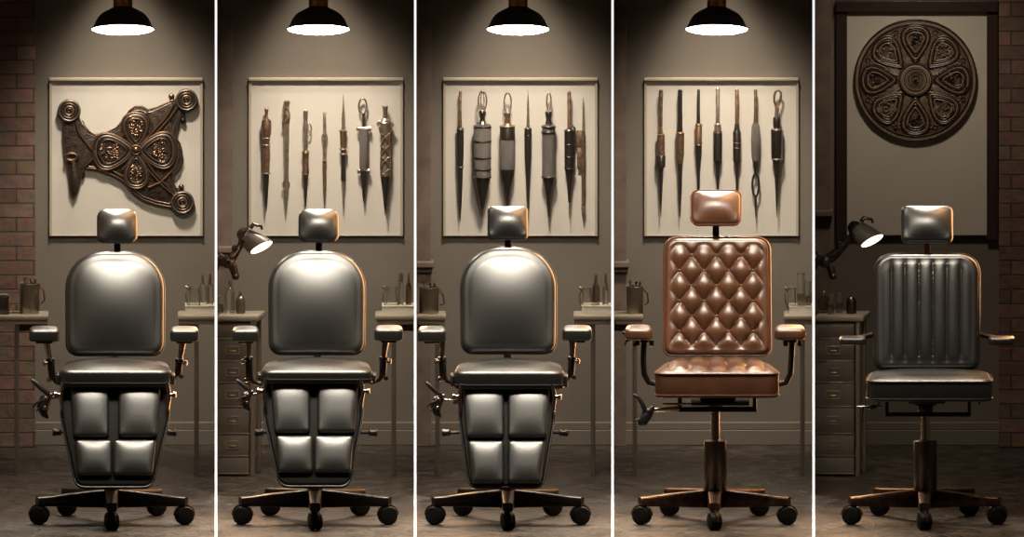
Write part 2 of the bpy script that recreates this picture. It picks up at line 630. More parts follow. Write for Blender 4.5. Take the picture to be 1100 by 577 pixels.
tool(o2, 215, 'short ornate spike with side loop and round lower barrel', [
    ('finial', 'silver', [(128, 4), (133, 9), (150, 9), (170, 7)]),
    ('grip', 'silver', [(170, 7), (195, 11), (220, 9), (250, 8), (280, 9)]),
    ('barrel', 'bronze', [(278, 8), (285, 14), (292, 12), (320, 11), (348, 12), (360, 14), (372, 9)]),
    ('spike', 'gunmetal', [(372, 9), (420, 6), (440, 5), (485, 1)])], G2,
    [('ring', 'side_loop', 'silver', 225, 200, 11, 22, 2.5), ('bands', 'collar', 'gold', [282, 362], 11, 3)], K)
tool(o2, 284, 'thinnest ornate spike with pear-shaped ring under a tapering head', [
    ('finial', 'silver', [(135, 3), (140, 6), (180, 6), (205, 5), (222, 7)]),
    ('shaft', 'silver', [(240, 8), (262, 7), (312, 6)]),
    ('collar', 'gold', [(311, 6), (313, 9), (319, 9), (321, 6)]),
    ('spike', 'bronze', [(320, 7), (380, 7), (420, 6), (480, 1)])], G2,
    [('ring', 'ring', 'silver', 284, 230, 9, 17, 3)], K)
tool(o2, 352, 'ornate spike with a bare needle point rising at its top', [
    ('needle', 'silver', [(75, 1), (120, 3), (150, 6), (202, 7)]),
    ('body', 'bronze', [(202, 13), (207, 14), (220, 12), (262, 11), (290, 9)]),
    ('barrel', 'gunmetal', [(290, 8), (330, 8), (388, 9)]),
    ('spike', 'silver', [(389, 6), (430, 5), (490, 1)])], G2,
    [('bands', 'collar', 'silver', [205, 272, 290], 12, 3)], K)
tool(o2, 427, 'dagger-like spike with oval loop top and woven silver grip', [
    ('neck', 'steel', [(140, 6), (160, 7), (190, 7)]),
    ('grip', 'knurl', [(200, 14), (206, 16), (345, 16), (350, 14)]),
    ('spike', 'gunmetal', [(352, 13), (375, 13), (400, 9), (440, 5), (468, 1)])], G2,
    [('ring', 'loop', 'silver', 423, 115, 14, 28, 4), ('bar', 'guard', 'silver', 400, 454, 197, 10), ('bar', 'guard', 'silver', 403, 451, 352, 10)], K)
tool(o2, 505, 'widest ornate spike with scrolled guard and chased tapering grip', [
    ('finial', 'silver', [(115, 11), (120, 12), (127, 9), (160, 9)]),
    ('grip', 'silver', [(160, 12), (175, 24), (200, 24), (225, 17), (260, 18), (330, 20), (370, 19)]),
    ('spike', 'gunmetal', [(370, 18), (400, 14), (430, 10), (470, 6), (515, 1)])], G2,
    [('tube', 'scroll_guard', 'silver', spiral(487, 182, 3, 14, 1.6, 24, 8, PI) + [(505, 170, 20), (522, 168, 12)] + list(reversed(spiral(524, 182, 3, 14, 1.6, 24, 8, 0))), 3.5),
     ('tube', 'scroll', 'bronze', [(490, 215, 16), (510, 235, 22), (520, 260, 16), (500, 280, 20), (490, 300, 16), (512, 320, 22), (520, 345, 16), (495, 365, 18)], 3),
     ('tube', 'scroll', 'bronze', [(522, 215, 16), (500, 235, 22), (489, 260, 16), (510, 280, 22), (520, 300, 16), (500, 320, 22), (489, 345, 16)], 3)], K)

G3 = 'wide-handled tools on the third board'
o3 = (475, 80)
tool(o3, 66, 'slender dark tool with plain rod top, first beside the widest handle', [
    ('rod', 'bronze', [(60, 3), (63, 5), (150, 5), (192, 6)]),
    ('grip', 'gunmetal', [(194, 10), (197, 13), (260, 13), (340, 11)]),
    ('spike', 'gunmetal', [(340, 10), (420, 8), (480, 5), (535, 1)])], G3,
    [('bands', 'collar', 'steel', [200, 338], 11, 3)])
tool(o3, 147, 'widest tool with wire loop, banded knurled handle and curved blade', [
    ('ferrule', 'steel', [(133, 12), (138, 14), (150, 13), (160, 9), (175, 12), (182, 20)]),
    ('grip', 'knurl', [(182, 28), (188, 32), (375, 31)]),
    ('blade', 'gunmetal', [(375, 30), (400, 25), (440, 18), (475, 9), (500, 1)], 20)], G3,
    [('ring', 'wire_loop', 'silver', 147, 97, 15, 36, 3), ('ring', 'wire_loop', 'silver', 147, 97, 6, 34, 2), ('bands', 'band', 'gunmetal', [190, 243, 303, 345, 374], 31, 3)])
tool(o3, 238, 'wire-looped tool with smooth and knurled wide handle, short taper', [
    ('ferrule', 'bronze', [(140, 12), (145, 13), (160, 10), (178, 12), (186, 20)]),
    ('grip', 'gunmetal', [(186, 25), (191, 28), (238, 28)]),
    ('sleeve', 'knurl', [(238, 27), (243, 29), (345, 28)]),
    ('blade', 'gunmetal', [(345, 28), (365, 25), (400, 16), (440, 9), (482, 4)])], G3,
    [('ring', 'wire_loop', 'silver', 239, 103, 13, 36, 3), ('bands', 'band', 'silver', [189], 27, 3)])
tool(o3, 313, 'plain grey pencil-shaped tool with needle top', [
    ('needle', 'silver', [(62, 1), (110, 4), (192, 6)]),
    ('grip', 'steel', [(194, 11), (197, 14), (300, 13), (380, 8)]),
    ('spike', 'steel', [(380, 7), (440, 6), (515, 1)])], G3, [('bands', 'collar', 'gunmetal', [222], 13, 2)])
tool(o3, 388, 'tool with narrow loop and textured handle framed in dark steel', [
    ('ferrule', 'gunmetal', [(135, 11), (139, 13), (150, 12), (165, 9), (180, 13)]),
    ('grip', 'knurl', [(184, 20), (188, 24), (375, 24)]),
    ('blade', 'gunmetal', [(375, 23), (385, 22), (410, 16), (450, 9), (520, 2)])], G3,
    [('ring', 'wire_loop', 'silver', 389, 99, 8, 32, 3), ('bands', 'band', 'steel', [190, 210, 374], 24, 4)])
tool(o3, 463, 'tool with tall tube top, small side hook and fine needle tip', [
    ('tube', 'bronze', [(62, 4), (68, 7), (190, 7), (200, 9)]),
    ('grip', 'gunmetal', [(200, 14), (205, 18), (345, 17)]),
    ('blade', 'gunmetal', [(345, 16), (380, 11), (440, 5), (466, 4)]),
    ('needle', 'silver', [(466, 3), (530, 1)])], G3,
    [('tube', 'side_hook', 'steel', [(463, 195, 12), (475, 188, 14), (483, 195, 10), (482, 215, 8), (480, 232, 8)], 3.5), ('bands', 'collar', 'steel', [205, 255, 300, 343], 17, 2.5)])
tool(o3, 514, 'thin copper rod with a flat fin and pen-like tip', [
    ('needle', 'silver', [(85, 1), (130, 3), (205, 4)]),
    ('rod', 'bronze', [(205, 6), (340, 7), (480, 6)]),
    ('nib', 'silver', [(480, 7), (490, 8), (508, 6), (537, 1)])], G3,
    [('plate', 'fin', 'bronze', 486, 204, 520, 268, 0.002), ('plate', 'fin', 'bronze', 492, 268, 518, 345, 0.002)])

G4 = 'slim rod tools on the fourth board'
o4 = (690, 80)
tool(o4, 68, 'slim tool with long loop rod and dark sleeve under a brass grip', [
    ('rod', 'bronze', [(54, 3), (58, 7), (75, 8), (120, 6), (190, 6)]),
    ('collar', 'gold', [(188, 5), (205, 7), (218, 8)]),
    ('grip', 'bronze', [(216, 10), (219, 14), (295, 15)]),
    ('sleeve', 'gunmetal', [(295, 15), (298, 17), (338, 16)]),
    ('spike', 'gunmetal', [(338, 8), (430, 5), (522, 1)])], G4, [('ring', 'loop', 'bronze', 68, 75, 5, 20, 3)])
tool(o4, 138, 'slim tool with thick rod and short brown grip, second of its board', [
    ('rod', 'gunmetal', [(54, 4), (58, 8), (130, 8), (208, 9)]),
    ('grip', 'bronze', [(210, 11), (214, 15), (290, 15), (325, 10)]),
    ('spike', 'gunmetal', [(325, 9), (430, 6), (522, 1)])], G4, [('bands', 'collar', 'gold', [214], 14, 2.5)])
tool(o4, 205, 'slim tool with thinnest rod and two-part grip beside the head cushion', [
    ('rod', 'gunmetal', [(54, 3), (58, 5), (178, 6)]),
    ('grip', 'bronze', [(180, 10), (184, 13), (256, 13)]),
    ('barrel', 'gunmetal', [(258, 12), (300, 11), (350, 6)]),
    ('spike', 'gunmetal', [(350, 6), (420, 5), (515, 1)])], G4, [('bands', 'collar', 'gold', [184, 257], 12, 2.5)])
tool(o4, 275, 'slim tool with bright rod, ferrule and widest dark grip, middle of its board', [
    ('rod', 'silver', [(49, 4), (53, 7), (178, 7)]),
    ('ferrule', 'silver', [(178, 9), (182, 13), (206, 14)]),
    ('grip', 'gunmetal', [(206, 16), (212, 17), (315, 16)]),
    ('spike', 'gunmetal', [(316, 12), (370, 6), (420, 4), (515, 1)])], G4, [('bands', 'band', 'silver', [210, 214], 15, 2)])
tool(o4, 345, 'slim tool with stepped collar above a plain square-shouldered grip', [
    ('rod', 'bronze', [(54, 4), (58, 7), (180, 7)]),
    ('collar', 'gunmetal', [(180, 8), (188, 9), (205, 11)]),
    ('grip', 'gunmetal', [(205, 12), (212, 15), (318, 14)]),
    ('spike', 'gunmetal', [(319, 10), (370, 6), (515, 1)])], G4, [('bands', 'band', 'bronze', [250, 268], 14, 2)])
tool(o4, 413, 'slim tool with an open oval eye below its patterned grip', [
    ('rod', 'bronze', [(54, 4), (58, 6), (130, 6), (178, 8)]),
    ('grip', 'knurl', [(178, 9), (186, 14), (240, 17), (300, 15), (316, 12)]),
    ('neck', 'gunmetal', [(316, 12), (345, 7), (366, 4)]),
    ('spike', 'gunmetal', [(440, 5), (470, 4), (524, 1)])], G4, [('ring', 'eye', 'gunmetal', 413, 403, 12, 41, 4)])
tool(o4, 490, 'slim tool with curled hook loop and thick silver collar', [
    ('stem', 'silver', [(118, 8), (155, 8)]),
    ('collar', 'gunmetal', [(155, 12), (160, 14), (188, 14), (197, 10)]),
    ('grip', 'steel', [(197, 16), (203, 22), (310, 20), (316, 16)]),
    ('spike', 'gunmetal', [(316, 15), (340, 13), (380, 8), (450, 4), (522, 1)])], G4,
    [('tube', 'hook', 'bronze', [(490, 125), (481, 100), (480, 78), (486, 63), (496, 58), (506, 66), (505, 84), (497, 110), (490, 125)], 4),
     ('bands', 'band', 'silver', [200, 308], 20, 2.5)])


# ------------------------------------------------------------------ four-armed ornament on the first board
def ornament():
    k = 545 / 170.0
    y0 = YB - 0.002
    def C(cx, cy, lift=0.0):
        y = y0 - lift
        return P(50 + cx / k, 80 + cy / k, y)
    u = 1 / k / S
    t = thing('wall_ornament', 'dark iron wall ornament of four petal loops with three round bosses', 'ornament', C(260, 300))
    ol = [(112, 150), (120, 170), (138, 192), (165, 207), (200, 204), (240, 184), (265, 155), (284, 126), (305, 110), (330, 110), (350, 120), (375, 115), (410, 100), (442, 86), (470, 105),
          (470, 130), (452, 170), (443, 215), (458, 235), (466, 262), (466, 290), (456, 322), (436, 345), (434, 372), (450, 398), (458, 430), (430, 456), (380, 447), (335, 432), (303, 410),
          (282, 385), (258, 362), (215, 340), (170, 325), (132, 322), (124, 335), (108, 400), (95, 424), (84, 400), (78, 335), (68, 290), (62, 250), (58, 200), (62, 150), (85, 130)]
    pts = [C(*q) for q in ol]
    b = N(); prism(b, pts, 0.022, 0.006); link('plate', b, 'orn_plate', t)
    b = N(); tube(b, [C(q[0], q[1], 0.020) for q in ol], 2.6 * u, 8, closed=True); link('border_wire', b, 'orn_cop', t)
    # inner border following the edge
    c = Vector((280, 265))
    b = N()
    b_pts = []
    for q in ol[:35]:
        d = c - Vector(q); d.normalize()
        b_pts.append(C(q[0] + d.x * 14, q[1] + d.y * 14, 0.021))
    tube(b, b_pts, 2.0 * u, 8); link('inner_wire', b, 'orn_sil', t)
    # petals
    ctr = Vector((308, 260))
    def petal(tip, hw, mats):
        d = Vector(tip) - ctr
        L = d.length; d.normalize(); s = Vector((-d.y, d.x))
        first = None
        for j, (sc_, m) in enumerate(mats):
            pp = []
            for i in range(48):
                a = 2 * PI * i / 48
                r = 0.5 - 0.5 * math.cos(a)
                w = math.sin(a) * (0.35 + 0.65 * r) * 1.36
                q = ctr + d * (8 + (L - 8) * (r * sc_ + (1 - sc_) * 0.52)) + s * (w * hw * sc_)
                pp.append(C(q.x, q.y, 0.026 + 0.003 * j))
            b = N(); tube(b, pp, (5.0 - 0.7 * j) * u, 8, closed=True)
            if first is None:
                first = link('petal', b, m, t)
            else:
                link('petal_wire', b, m, first)
            if j == len(mats) - 1:
                inner = pp
        b = N()
        vs = [b.verts.new(q + Vector((0, 0.004, 0))) for q in inner]
        b.faces.new(vs)
        r = bmesh.ops.extrude_face_region(b, geom=list(b.faces))
        for g in r['geom']:
            if isinstance(g, bmesh.types.BMVert):
                g.co.y += 0.008
        link('petal_field', b, 'orn_plate', first)
        # filigree curls inside
        b = N()
        for q_ in range(26):
            f = random.uniform(0.42, 0.86); g = random.uniform(-0.55, 0.55) * (1 - abs(f - 0.66) * 1.6)
            q = ctr + d * (L * f) + s * (hw * g)
            rr = random.uniform(5, 10)
            a0 = random.uniform(0, 6)
            tube(b, [C(q.x + rr * (1 - i / 16) * math.cos(a0 + i * .55), q.y + rr * (1 - i / 16) * math.sin(a0 + i * .55), 0.036) for i in range(12)], 1.7 * u, 6)
        link('filigree', b, 'orn_cop', first)
    ms = [(1.0, 'orn_cop'), (0.86, 'orn_sil'), (0.74, 'orn_dark'), (0.66, 'orn_cop')]
    petal((305, 132), 44, ms); petal((160, 268), 62, ms); petal((446, 262), 62, ms); petal((310, 392), 40, ms)
    b = N(); ball(b, C(308, 260, 0.036), 12 * u, (1, .8, 1)); torus(b, C(308, 260, 0.036), (0, -1, 0), 15 * u, 4 * u); link('centre_knot', b, 'orn_cop', t)
    # straps
    for pa in ([(308, 255), (360, 205), (410, 150), (440, 100)], [(318, 262), (375, 205), (425, 150), (452, 110)], [(308, 268), (350, 330), (400, 385), (445, 420)], [(320, 268), (372, 340), (430, 400)], [(430, 335), (395, 370), (350, 390)],
               [(275, 180), (262, 215), (265, 250)], [(345, 130), (365, 180), (352, 220)], [(260, 330), (285, 300), (300, 275)], [(100, 160), (110, 200), (140, 240), (165, 270)], [(132, 318), (165, 285), (175, 270)]):
        b = N(); tube(b, [C(q[0], q[1], 0.026) for q in pa], 4.0 * u, 8); link('strap', b, 'orn_cop', t)
    # bosses
    for (x, y, r) in ((78, 125, 40), (482, 88, 39), (468, 441, 41)):
        b = N(); lathe(b, C(x, y), (0, -1, 0), [(0, r * u), (0.028, r * u), (0.034, (r - 4) * u), (0.030, (r - 7) * u), (0.028, 1e-4)], 32)
        o = link('boss', b, 'orn_dark', t)
        for j, (f, m) in enumerate(((0.86, 'orn_sil'), (0.62, 'orn_cop'), (0.38, 'orn_sil'))):
            b = N(); torus(b, C(x, y, 0.031), (0, -1, 0), r * f * u, 4.0 * u); link('boss_ring', b, m, o)
        b = N(); tube(b, [C(x + q[0], y + q[1], 0.032) for q in spiral(0, 0, 1, 12, 1.3, 18)], 3 * u, 8); link('boss_curl', b, 'orn_cop', o)
    # little hanging fittings
    b = N(); torus(b, C(86, 284, 0.026), (0, -1, 0), 15 * u, 6 * u, squash=(1.25, 0.8), up=(0, 0, 1)); link('pendant_ring', b, 'orn_cop', t)
    b = N(); tube(b, [C(92, 300, .024), C(96, 340, .026), C(97, 385, .024), C(96, 415, .020)], [8 * u, 15 * u, 12 * u, 3 * u], 12); link('pendant', b, 'orn_plate', t)
    b = N(); ball(b, C(122, 346, 0.012), 11 * u, (1, 0.6, 1.3)); link('lug', b, 'orn_dark', t)
    b = N(); ball(b, C(430, 76, 0.014), 11 * u, (1, .7, 1)); ball(b, C(432, 92, 0.014), 9 * u); link('lug', b, 'orn_cop', t)
    b = N(); tube(b, [C(470, 130, .015), C(472, 146, .015), C(470, 158, .015)], [6 * u, 5 * u, 10 * u], 10); ball(b, C(470, 158, .015), 10 * u); link('lug', b, 'orn_dark', t)
    b = N(); ball(b, C(464, 387, 0.014), 10 * u); tube(b, [C(452, 400, .014), C(464, 387, .014)], 6 * u, 8); link('lug', b, 'orn_cop', t)
ornament()


# ------------------------------------------------------------------ carved disc on the last board
def disc():
    cx, cy, R = 983.5, 86.0, 66.0
    y0 = YB - 0.001
    def C(x, y, lift=0.0):
        return P(cx + x, cy + y, y0 - lift)
    u = 1 / S
    t = thing('carved_disc', 'round dark carved wooden disc with eight petals on the tall board', 'carving', C(0, R))
    b = N(); lathe(b, C(0, 0), (0, -1, 0), [(0, R * u), (0.013, R * u), (0.015, (R - 1) * u), (0.015, (R - 5) * u), (0.012, (R - 6) * u), (0.012, 1e-4)], 96); link('rim', b, 'carved_rim', t)
    b = N(); lathe(b, C(0, 0, 0.0125), (0, -1, 0), [(0, (R - 5) * u), (0.002, (R - 5.2) * u), (0.002, 1e-4)], 96); link('ground', b, 'carved', t)
    for r, m, w in ((R - 0.6, 'carved_line', 1.0), (R - 5.2, 'carved_line', 0.8)):
        b = N(); torus(b, C(0, 0, 0.017), (0, -1, 0), r * u, w * u, 96, 8); link('rim_groove', b, m, t)
    for i in range(8):
        a = PI / 8 * 2 * i - PI / 2
        d = Vector((math.cos(a), math.sin(a))); s = Vector((-d.y, d.x))
        first = None
        for j, (f, m, w) in enumerate(((1.0, 'carved_line', 1.3), (0.88, 'carved_light', 0.9), (0.72, 'carved_line', 0.9), (0.56, 'carved_light', 0.8))):
            pp = []
            for k in range(40):
                q = 2 * PI * k / 40
                r = 0.5 - 0.5 * math.cos(q)
                wv = math.sin(q) * (0.25 + 0.75 * r)
                o = d * (20 + 38.5 * (r * f + (1 - f) * 0.58)) + s * (wv * 21.5 * f)
                pp.append(C(o.x, o.y, 0.017 + 0.002 * j))
            b = N(); tube(b, pp, w * u, 6, closed=True)
            if first is None:
                first = link('petal', b, m, t)
                b2 = N()
                vs = [b2.verts.new(p) for p in pp]
                b2.faces.new(vs)
                r_ = bmesh.ops.extrude_face_region(b2, geom=list(b2.faces))
                for g in r_['geom']:
                    if isinstance(g, bmesh.types.BMVert):
                        g.co.y += 0.004
                link('petal_field', b2, 'carved', first)
            else:
                link('petal_line', b, m, first)
        b = N()
        for k in range(11):
            f = random.uniform(0.45, 0.85); g = random.uniform(-0.5, 0.5)
            o = d * (20 + 38 * f) + s * (g * 16)
            a0, rr = random.uniform(0, 6), random.uniform(2, 4.5)
            tube(b, [C(o.x + rr * (1 - q / 13) * math.cos(a0 + q * .5), o.y + rr * (1 - q / 13) * math.sin(a0 + q * .5), 0.023) for q in range(11)], 0.6 * u, 6)
        link('petal_scroll', b, 'carved_light' if i % 2 else 'carved_line', first)
        # fans of ridges between the petals
        am = a + PI / 8
        b = N()
        for k in range(-3, 4):
            pp = []
            for q in range(6):
                r = 19 + q * 6.2
                aa = am + k * 0.035 * (1 + 0.35 * q * (1 if abs(k) > 1 else .6)) * (1 if q < 5 else 1.05)
                pp.append(C(r * math.cos(aa), r * math.sin(aa), 0.0155))
            tube(b, pp, 0.55 * u, 6)
        link('ridge_fan', b, 'carved_light', t)
        b = N()
        for k in range(3):
            for sgn in (-1, 1):
                o = Vector((math.cos(am + sgn * 0.07 * k), math.sin(am + sgn * .07 * k))) * (55 - 3 * k)
                torus(b, C(o.x, o.y, 0.016), (0, -1, 0), (2.6 - .4 * k) * u, 0.6 * u, 14, 6)
        link('corner_curl', b, 'carved_light', t)
    b = N(); lathe(b, C(0, 0, 0.013), (0, -1, 0), [(0, 17 * u), (0.008, 17 * u), (0.012, 15 * u), (0.010, 13 * u), (0.010, 1e-4)], 48); hub = link('hub', b, 'carved_rim', t)
    for r, m in ((17, 'carved_line'), (14.5, 'carved_light'), (12, 'carved_line'), (9.5, 'carved'), (7.5, 'carved_line'), (5.5, 'carved'), (3.8, 'carved_line')):
        b = N(); torus(b, C(0, 0, 0.0235), (0, -1, 0), r * u, 0.6 * u, 40, 6); link('hub_ring', b, m, hub)
    b = N(); ball(b, C(0, 0, 0.0245), 2.2 * u); link('hub_stud', b, 'carved_line', hub)
disc()


# ------------------------------------------------------------------ pendant lamps
LY = 1.75
def pendant(cx, label):
    c = P(cx, 32, LY)
    t = thing('pendant_lamp', label, 'lamp', c, 'pendant lamps over the chairs')
    tilt = Matrix.Rotation(math.radians(-15), 3, 'X')
    ax = tilt @ Vector((0, 0, 1))
    u = 1 / 6.41 / S
    prof = [(205, 219), (203, 221), (185, 207), (165, 194), (140, 184), (115, 168), (95, 148), (80, 125), (65, 96), (52, 72), (48, 66)]
    prof = [((205 - q) * u, r * u) for q, r in prof]
    inner = [(h - 0.003 if h > 0.003 else h, r - 0.003) for h, r in prof]
    b = N()
    lathe(b, c, ax, list(reversed(inner)) + prof, 64, cap=False)
    link('shade', b, 'shade', t, 50)
    top = c + ax * prof[-1][0]
    b = N(); lathe(b, top - ax * 0.004, (0, 0, 1), [(0, 66 * u), (0.03, 66 * u), (0.10, 62 * u), (0.14, 60 * u), (0.15, 30 * u), (0.17, 12 * u)], 32); link('neck', b, 'copper', t)
    b = N(); tube(b, [top + Vector((0, 0, 0.12)), Vector((top.x, top.y, HC))], 0.006, 8); link('cable', b, 'plastic', t)
    b = N(); lathe(b, Vector((top.x, top.y, HC - 0.03)), (0, 0, 1), [(0, 0.02), (0.005, 0.05), (0.03, 0.055)], 24); link('ceiling_rose', b, 'shade', t)
    b = N()
    R = 0.131
    pr = [(-0.016 * math.cos(a) + 0.004, max(1e-4, R * math.sin(a))) for a in [PI / 2 * k / 10 for k in range(11)]]
    lathe(b, c, ax, pr + [(0.012, R * 0.9)], 48)
    link('glowing_diffuser', b, 'lampglow', t)
pendant(132, 'black dome pendant lamp above the four-armed iron ornament')
pendant(342, 'black dome pendant lamp above the seven slim ornate spikes')
pendant(556.5, 'black dome pendant lamp above the wide knurled tools')
pendant(770, 'black dome pendant lamp above the brown tufted chair')


# ------------------------------------------------------------------ jointed lamps on the partitions
def arm_lamp(dv, px0, head, label, flip=1.0):
    """dv: partition; head = (x, y) of the lamp head's lit mouth centre"""
    y = 1.55
    hx, hy = head
    xp = X(dv) + HT + 0.001
    t = thing('swing_arm_lamp', label, 'lamp', Vector((xp, y, Z(285, y))), 'swing-arm lamps on the partitions')
    b = N(); lathe(b, (xp, y, Z(278, y)), (1, 0, 0), [(0, .05), (.006, .05), (.010, .042), (.018, .02)], 24); link('wall_plate', b, 'lampmetal', t)
    # jointed arm
    j0 = P(dv + 5, 279, y); j1 = P(dv + 13, 281, y - 0.03); j2 = P(hx - 20, hy - 7, y - 0.04)
    b = N(); tube(b, [j0, j1], 0.016, 12); link('lower_arm', b, 'lampmetal', t)
    b = N()
    for off in (-0.014, 0.014):
        o = Vector((0, 0, off))
        tube(b, [j1 + o, j1.lerp(j2, .4) + o * .9 + Vector((0, 0, -0.01)), j2 + o * 0.6], [0.013, 0.011, 0.009], 10)
    up = link('upper_arm', b, 'lampmetal', t)
    b = N(); tube(b, [j1 + Vector((0, -.02, 0)), j2 + Vector((0, -.02, 0))], 0.004, 8)
    for i in range(26):
        torus(b, (j1 + Vector((0, -.02, 0))).lerp(j2 + Vector((0, -.02, 0)), .25 + .018 * i), (j2 - j1), 0.008, 0.002, 12, 6)
    link('spring', b, 'chrome', up)
    for j, r in ((j0, .024), (j1, .028), (j1.lerp(j2, .5) + Vector((0, 0, .012)), .017), (j2, .020)):
        b = N(); lathe(b, j + Vector((0, .025, 0)), (0, -1, 0), [(0, r * .8), (.004, r), (.046, r), (.05, r * .8), (.056, r * .35), (.062, r * .35)], 20); link('joint', b, 'lampmetal', t)
    b = N(); tube(b, [j1, j1 + Vector((0.02, -.01, -0.02)), j1 + Vector((0.032, -.01, -0.062))], [.020, .019, .015], 12); ball(b, j1 + Vector((0.032, -.01, -0.062)), .017); link('counterweight', b, 'lampmetal', t)
    # head: slanted shade, mouth to the lower right
    mouth = P(hx, hy, y - 0.05)
    axd = Vector((-.45, .36, .82)).normalized()
    a2 = Vector((-.80, .16, .58)).normalized()
    R = 0.055

    def ringpts(c, ax_, r, n=36):
        u_ = Vector((0, 1, 0)); u_ = (u_ - ax_ * u_.dot(ax_)).normalized(); v_ = ax_.cross(u_)
        return [c + (u_ * math.cos(2 * PI * q / n) + v_ * math.sin(2 * PI * q / n)) * r for q in range(n)]
    b = N()
    rows = []
    for f in (0, .15, .35, .6, .8, .93, 1.0):
        rows.append((mouth + a2 * (.095 * f), (axd * (1 - f) + a2 * f).normalized(), R * (1 - .34 * f ** 1.5 - (.25 if f == 1 else .07 if f > .9 else 0))))
    allr = [(c_, x_, r_ - .003) for c_, x_, r_ in reversed(rows)] + rows
    prev = None
    for c_, x_, r_ in allr:
        cur = [b.verts.new(q) for q in ringpts(c_, x_, r_)]
        if prev:
            for q in range(36):
                b.faces.new((prev[q], prev[(q + 1) % 36], cur[(q + 1) % 36], cur[q]))
        prev = cur
    hd = link('lamp_shade', b, 'lampgrey', t)
    axc = a2
    b = N(); lathe(b, mouth + a2 * .086, a2, [(0, R * .56), (.012, R * .60), (.022, R * .5), (.034, R * .36), (.038, R * .2)], 24); link('cap', b, 'lampmetal', hd)
    b = N(); c2 = mouth + a2 * .085 + Vector((.02, -.02, .035))
    tube(b, [c2, c2 + Vector((.014, -.0, .018)), c2 + Vector((.030, -.0, 0.012)), c2 + Vector((.046, -.0, .010)), c2 + Vector((.05, 0, -.006))], [.010, .009, .007, .006, .006], 10); link('switch_lever', b, 'lampmetal', hd)
    b = N(); tube(b, [j2, mouth + a2 * .105], .013, 10); link('neck', b, 'lampmetal', t)
    b = N(); lathe(b, mouth, axd, [(-.003, 1e-4), (-.002, R * .5), (.001, R * .92), (.006, R * .88), (.012, .01)], 32); link('glowing_bulb', b, 'deskglow', hd)
    L = bpy.data.lights.new('arm_lamp_light', 'SPOT')
    L.energy = 2.5; L.color = (1, .68, .36); L.spot_size = math.radians(120); L.spot_blend = 0.8; L.shadow_soft_size = 0.03
    lo = bpy.data.objects.new('arm_lamp_light', L); COL.objects.link(lo)
    lo.parent = t
    lo.location = mouth - axd * .012 - t.location
    lo.rotation_euler = axd.to_track_quat('Z', 'Y').to_euler()
arm_lamp(DIV[0], 233, (281, 266), 'small swing-arm lamp lit beside the slim ornate spikes')
arm_lamp(DIV[3], 875, (937, 259), 'small swing-arm lamp lit beside the channel-backed black chair')


# ------------------------------------------------------------------ side counters, cabinets and what stands on them
CY0, CY1 = 1.86, 2.06
ZC = Z(339, CY0)
def counter(x0, x1, leg_px, label, group):
    t = thing('side_table', label, 'table', Vector((X((x0 + x1) / 2), CY0, 0)), group)
    b = N(); box(b, (X(x0), CY0, ZC - 0.022), (X(x1), CY1, ZC), 0.006); box(b, (X(x0) + .008, CY0 + .012, ZC - .040), (X(x1) - .004, CY1 - .01, ZC - .022), 0.003); link('table_top', b, 'counter', t)
    for yy in (CY0 + .03, CY1 - .03):
        b = N(); box(b, (X(leg_px) - .010, yy - .010, 0), (X(leg_px) + .010, yy + .010, ZC - .04), 0.002); link('leg', b, 'tableleg', t)
    far = x1 if abs(x1 - leg_px) > abs(x0 - leg_px) else x0
    sg = -1 if far == x1 else 1
    xa, xb = sorted((X(leg_px) + sg * -.0, X(far)))
    b = N(); box(b, (xa + .004, CY1 - .035, ZC - .085), (xb - .004, CY1 - .015, ZC - .041), .003); link('wall_rail', b, 'tableleg', t)
    return t
GT = 'narrow side tables against the partitions'
counter(191, 231.0, 211, 'narrow table with white tray between four-armed ornament bay and swing-arm lamp', GT)
counter(403, 445.0, 423, 'narrow table with white tray beside the seven slim spikes', GT)
counter(616, 657.0, 637, 'narrow table with white tray beside the wide knurled tools', GT)
counter(842, 873.0, 862, 'narrow table with white tray beside the brown tufted chair', GT)
counter(-5, 52, 18, 'narrow table with tin mug in front of the brick pillar', GT)
counter(447.2, 479, 470, 'narrow table with tin mug beside the wide knurled tools', GT)
counter(659.2, 691, 682, 'narrow table with tin mug beside the brown tufted chair', GT)


